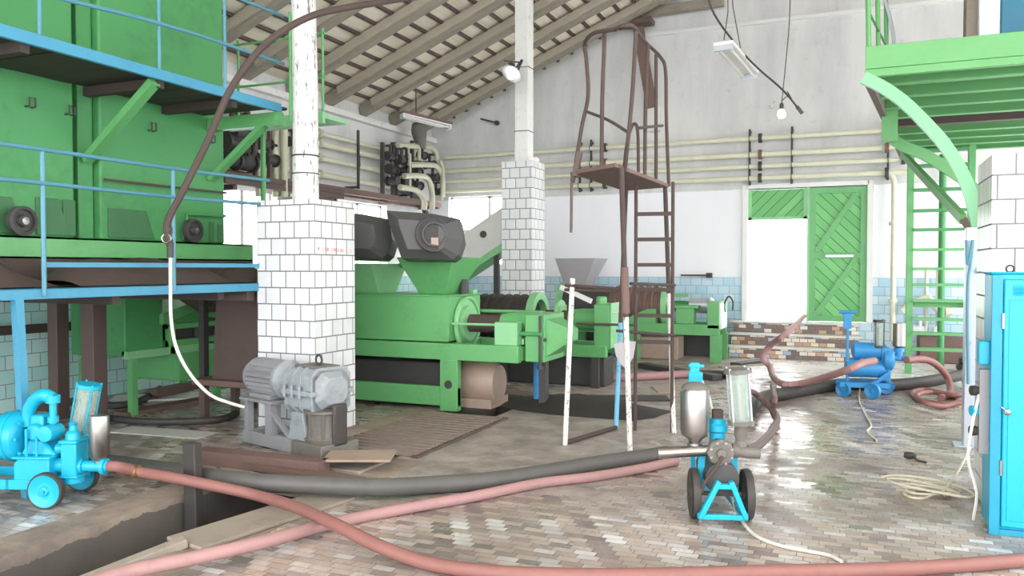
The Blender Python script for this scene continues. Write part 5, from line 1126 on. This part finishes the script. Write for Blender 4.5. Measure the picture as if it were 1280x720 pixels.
b = MB(); b.box(.12,.44,.08,.3,.73,.75); b.build('top_cover', M['oily'], gb, bevel=.006)
b = MB(); b.ring(Vector((.3,.19,.79)), (0,1,0), .04, .01, 18, 6); b.build('eye_bolt', M['dark'], gb)
for x in (.14, .24, .34):
    b = MB(); b.cyl((x,-.035,.5),(x,-.035,.6), .014, 8); b.build('flange_bolt', M['gearbox'], gb)
b = MB(); b.loft([(.1,.02,.13),(.36,.02,.13),(.36,.36,.13),(.1,.36,.13)], [(.16,.02,.37),(.3,.02,.37),(.3,.36,.37),(.16,.36,.37)]); b.build('gearbox_foot', M['gearbox'], mu, bevel=.01)
b = MB(); b.lathe([(.16,0),(.17,.03),(.15,.05),(.14,.2),(.15,.23),(.17,.24),(.17,.26)], (.42,.16,.14), (0,0,1), 26); b.build('output_housing', M['oily'], mu)
for k in range(8):
    a = 2*PI*k/8; b = MB(); b.box(.42+.15*math.cos(a)-.012, .42+.15*math.cos(a)+.012, .16+.15*math.sin(a)-.012, .16+.15*math.sin(a)+.012, .16, .38); b.build('housing_rib', M['oily'], mu)
b = MB(); b.box(.2,.6,-.02,.36,.0,.145); b.build('oil_tray', M['oily'], mu, bevel=.01)
b = MB(); b.box(.57,.61,.1,.24,.12,.46); b.build('belt_guard', M['rubber'], mu, bevel=.02)

# ================================================================== HOSES AND CABLES ON THE FLOOR
def hose(name, label, px, r, mat, h=0, n=6, cat='hose', hs=None):
    P = []
    for i, q in enumerate(px):
        hh = (hs[i] if hs else h)+r
        P.append(G(q[0], q[1]+0, hh))
    b = MB(); b.tube(spline(P, n), r, 12); return tag(b.build(name, M[mat]), label, cat)
po = pa.matrix_world if False else WMAT[pa]
out = po @ Vector((.33, .14, .245))
P = [out, po @ Vector((.40,.14,.243)), PZ(175, 590, 5.35), PZ(215, 597, 5.25), PZ(260, 606, 5.2), G(320, 619, .08), G(370, 634, .1), G(420, 656, .115), G(470, 681, .08), G(530, 703, .04), G(600, 714, .04), G(700, 719, .04), G(820, 719, .04), G(960, 715, .04), G(1100, 712, .04), G(1210, 706, .04), G(1300, 698, .04)]
b = MB(); b.tube(spline(P, 6), .036, 12); hz = tag(b.build('suction_hose', M['hosered']), 'red hose from the cyan pump sweeping across the very front of the floor', 'hose')
b = MB(); 
for f in (1.6,):
    p = P[2]; b.cyl(PZ(150, 586, 5.38), PZ(163, 588, 5.36), .043, 14); b.cyl(PZ(168, 588.5, 5.35), PZ(174, 589, 5.34), .043, 14)
tag(b.build('hose_clamp', M['brass']), 'brass coupling on the red hose beside the cyan pump', 'coupling')
hose('delivery_hose', 'faded pink hose running from the lower left corner to the foreground right pump', [(90, 738), (150, 717), (240, 698), (330, 677), (420, 653), (500, 637), (590, 621), (674, 604), (740, 596), (800, 586), (845, 576)], .036, 'hosepink', hs=[.05]*4+[.0]*7)
hose('wide_hose', 'thick grey hose lying across the floor below the tiled pillar', [(100, 574), (150, 580), (210, 588), (290, 600), (380, 606), (470, 609), (540, 606), (610, 601), (680, 591), (750, 579), (800, 572), (835, 567)], .062, 'hosegrey', hs=[.0,.0,.02,.05,.05,.03,.0,.0,.0,.0,.0,.02])
board('cover_beam', 'rusty brown beam lying before the geared motor stand', 'beam', G(250, 577), G(405, 594), .16, .11, 'rustred')
hose('delivery_hose', 'pink hose stretched across the floor behind the ladder tower', [(688, 461), (715, 468), (745, 471), (790, 471), (830, 469), (868, 467)], .055, 'hosepink')
hose('delivery_hose', 'dark blue-black hose end continuing the pink hose behind the tower', [(868, 467), (885, 467), (905, 468), (918, 472)], .05, 'rubber')
hose('wide_hose', 'thick black hose lying from the foreground pump towards the ladder', [(936, 515), (943, 505), (958, 496), (985, 491), (1025, 484), (1062, 480), (1110, 481), (1150, 478), (1190, 471), (1235, 461)], .075, 'rubber')
hose('loop_hose', 'grey-brown hose looping up beside the foreground pump', [(934, 563), (950, 555), (966, 537), (971, 522), (960, 506), (944, 492), (932, 488)], .032, 'hosebrown', hs=[.35,.25,.1,.08,.1,.2,.3])
hose('loop_hose', 'short grey-brown hose over the thick black hose', [(966, 484), (968, 500), (966, 515), (972, 527)], .03, 'hosebrown', hs=[.22,.2,.05,0])
hose('delivery_hose', 'red and pink hose coming down the steps to the blue pump', [(1005, 395), (985, 415), (963, 432), (953, 447), (962, 458), (966, 470), (978, 480), (1000, 480), (1030, 472), (1060, 462), (1078, 454), (1094, 451)], .042, 'hosepink', hs=[.66,.62,.4,.22,.1,.03,.12,.12,.25,.42,.48,.5])
hose('delivery_hose', 'red hose arching from the blue pump down to the floor', [(1133, 450), (1155, 449), (1172, 457), (1184, 472), (1188, 490), (1176, 498)], .042, 'hosered', hs=[.42,.4,.3,.12,.0,.0])
hose('coiled_hose', 'red hose coiled on the floor before the green ladder', [(1205, 503), (1180, 505), (1150, 500), (1140, 491), (1155, 487), (1180, 492), (1198, 500), (1180, 508), (1155, 503), (1146, 494), (1165, 490), (1195, 494), (1208, 488), (1205, 476), (1213, 470), (1222, 482), (1216, 497), (1226, 506)], .028, 'hosered', hs=[.0]*8+[.05]*6+[.1]*4)
hose('floor_cable', 'white cord curving from the foreground pump to the front right', [(913, 602), (917, 628), (928, 652), (945, 670), (975, 682), (1010, 689), (1035, 694), (1052, 702)], .01, 'cord', cat='cable', hs=[.2,.06,0,0,0,0,0,0])
hose('floor_cable', 'thin pale cord trailing from the distant blue pump', [(1076, 478), (1074, 500), (1083, 520), (1089, 532), (1084, 540), (1096, 551)], .008, 'cordbeige', cat='cable', hs=[.1,0,0,0,0,0])
random.seed(9)
c = G(1168, 621); P = [PZ(1213, 560, 6.2), G(1196, 592, .1), G(1178, 618, .02)]
coil = []
for k in range(46):
    a = 2*PI*k/10.4 + .6; w = .95+.38*math.sin(k*.61); coil.append(Vector((c.x+.22*w*math.cos(a)+.09*math.sin(k*.53), c.y+.16*w*math.sin(a)+.08*math.cos(k*.71), .012+.0011*k)))
b = MB(); b.tube(spline(P+coil, 5), .0085, 7); tag(b.build('cable_coil', M['cordbeige']), 'tangled coil of beige cable on the floor left of the cyan cabinet', 'cable')
pg = thing('power_plug', 'black power plug lying on the floor behind the beige cable coil', 'plug', tuple(G(1132, 572)))
q = G(1130, 573); b = MB(); b.lathe([(.02,0),(.028,.02),(.028,.06),(.015,.09)], (q.x, q.y, .03), (.95,-.2,0), 14); b.build('body', M['rubber'], pg)
b = MB(); b.tube(spline([Vector((q.x+.08,q.y-.02,.03)), G(1146, 575, .012), G(1158, 578, .01)], 5), .009, 6); b.build('lead', M['rubber'], pg)

# ================================================================== LIGHT: hazy daylight through door, windows and the rear end left open to let sky light in
w = bpy.data.worlds.new('daylight'); sc.world = w; w.use_nodes = True
bg = w.node_tree.nodes['Background']; bg.inputs[0].default_value = (.97, .985, 1, 1); bg.inputs[1].default_value = 6.5
sc.view_settings.view_transform = 'Standard'; sc.view_settings.look = 'None'; sc.view_settings.gamma = 1; sc.view_settings.use_curve_mapping = False
sc.view_settings.exposure = 0.0

# repeats carry the name of their set
for nm, g in {'wine_pump':'wheeled wine pumps','tiled_pillar':'tiled pillars of the hall','screw_press':'row of green screw presses','storage_tank':'green storage tanks',
    'feed_hopper':'feed hoppers of the presses','octagonal_chute':'octagonal discharge chutes','pipe_hanger':'pipe hangers on the walls','wall_pipe':'pipes along the walls',
    'delivery_hose':'hoses on the floor','wide_hose':'hoses on the floor','floor_board':'boards lying on the floor','roller_wheel':'roller wheels on the green beam',
    'fluorescent_lamp':'fluorescent lamps','floor_cable':'cables on the floor','loop_hose':'hoses on the floor','glare_sheet':'sheets on the floor','floor_hose':'hoses on the floor',
    'chute_support':'green chute supports','coiled_hose':'hoses on the floor','floor_slab':'sheets on the floor','cover_plate':'covers over the pit','cover_plank':'covers over the pit'}.items():
    for o in bpy.data.objects:
        if o.parent is None and o.name.split('.')[0] == nm: o['group'] = g
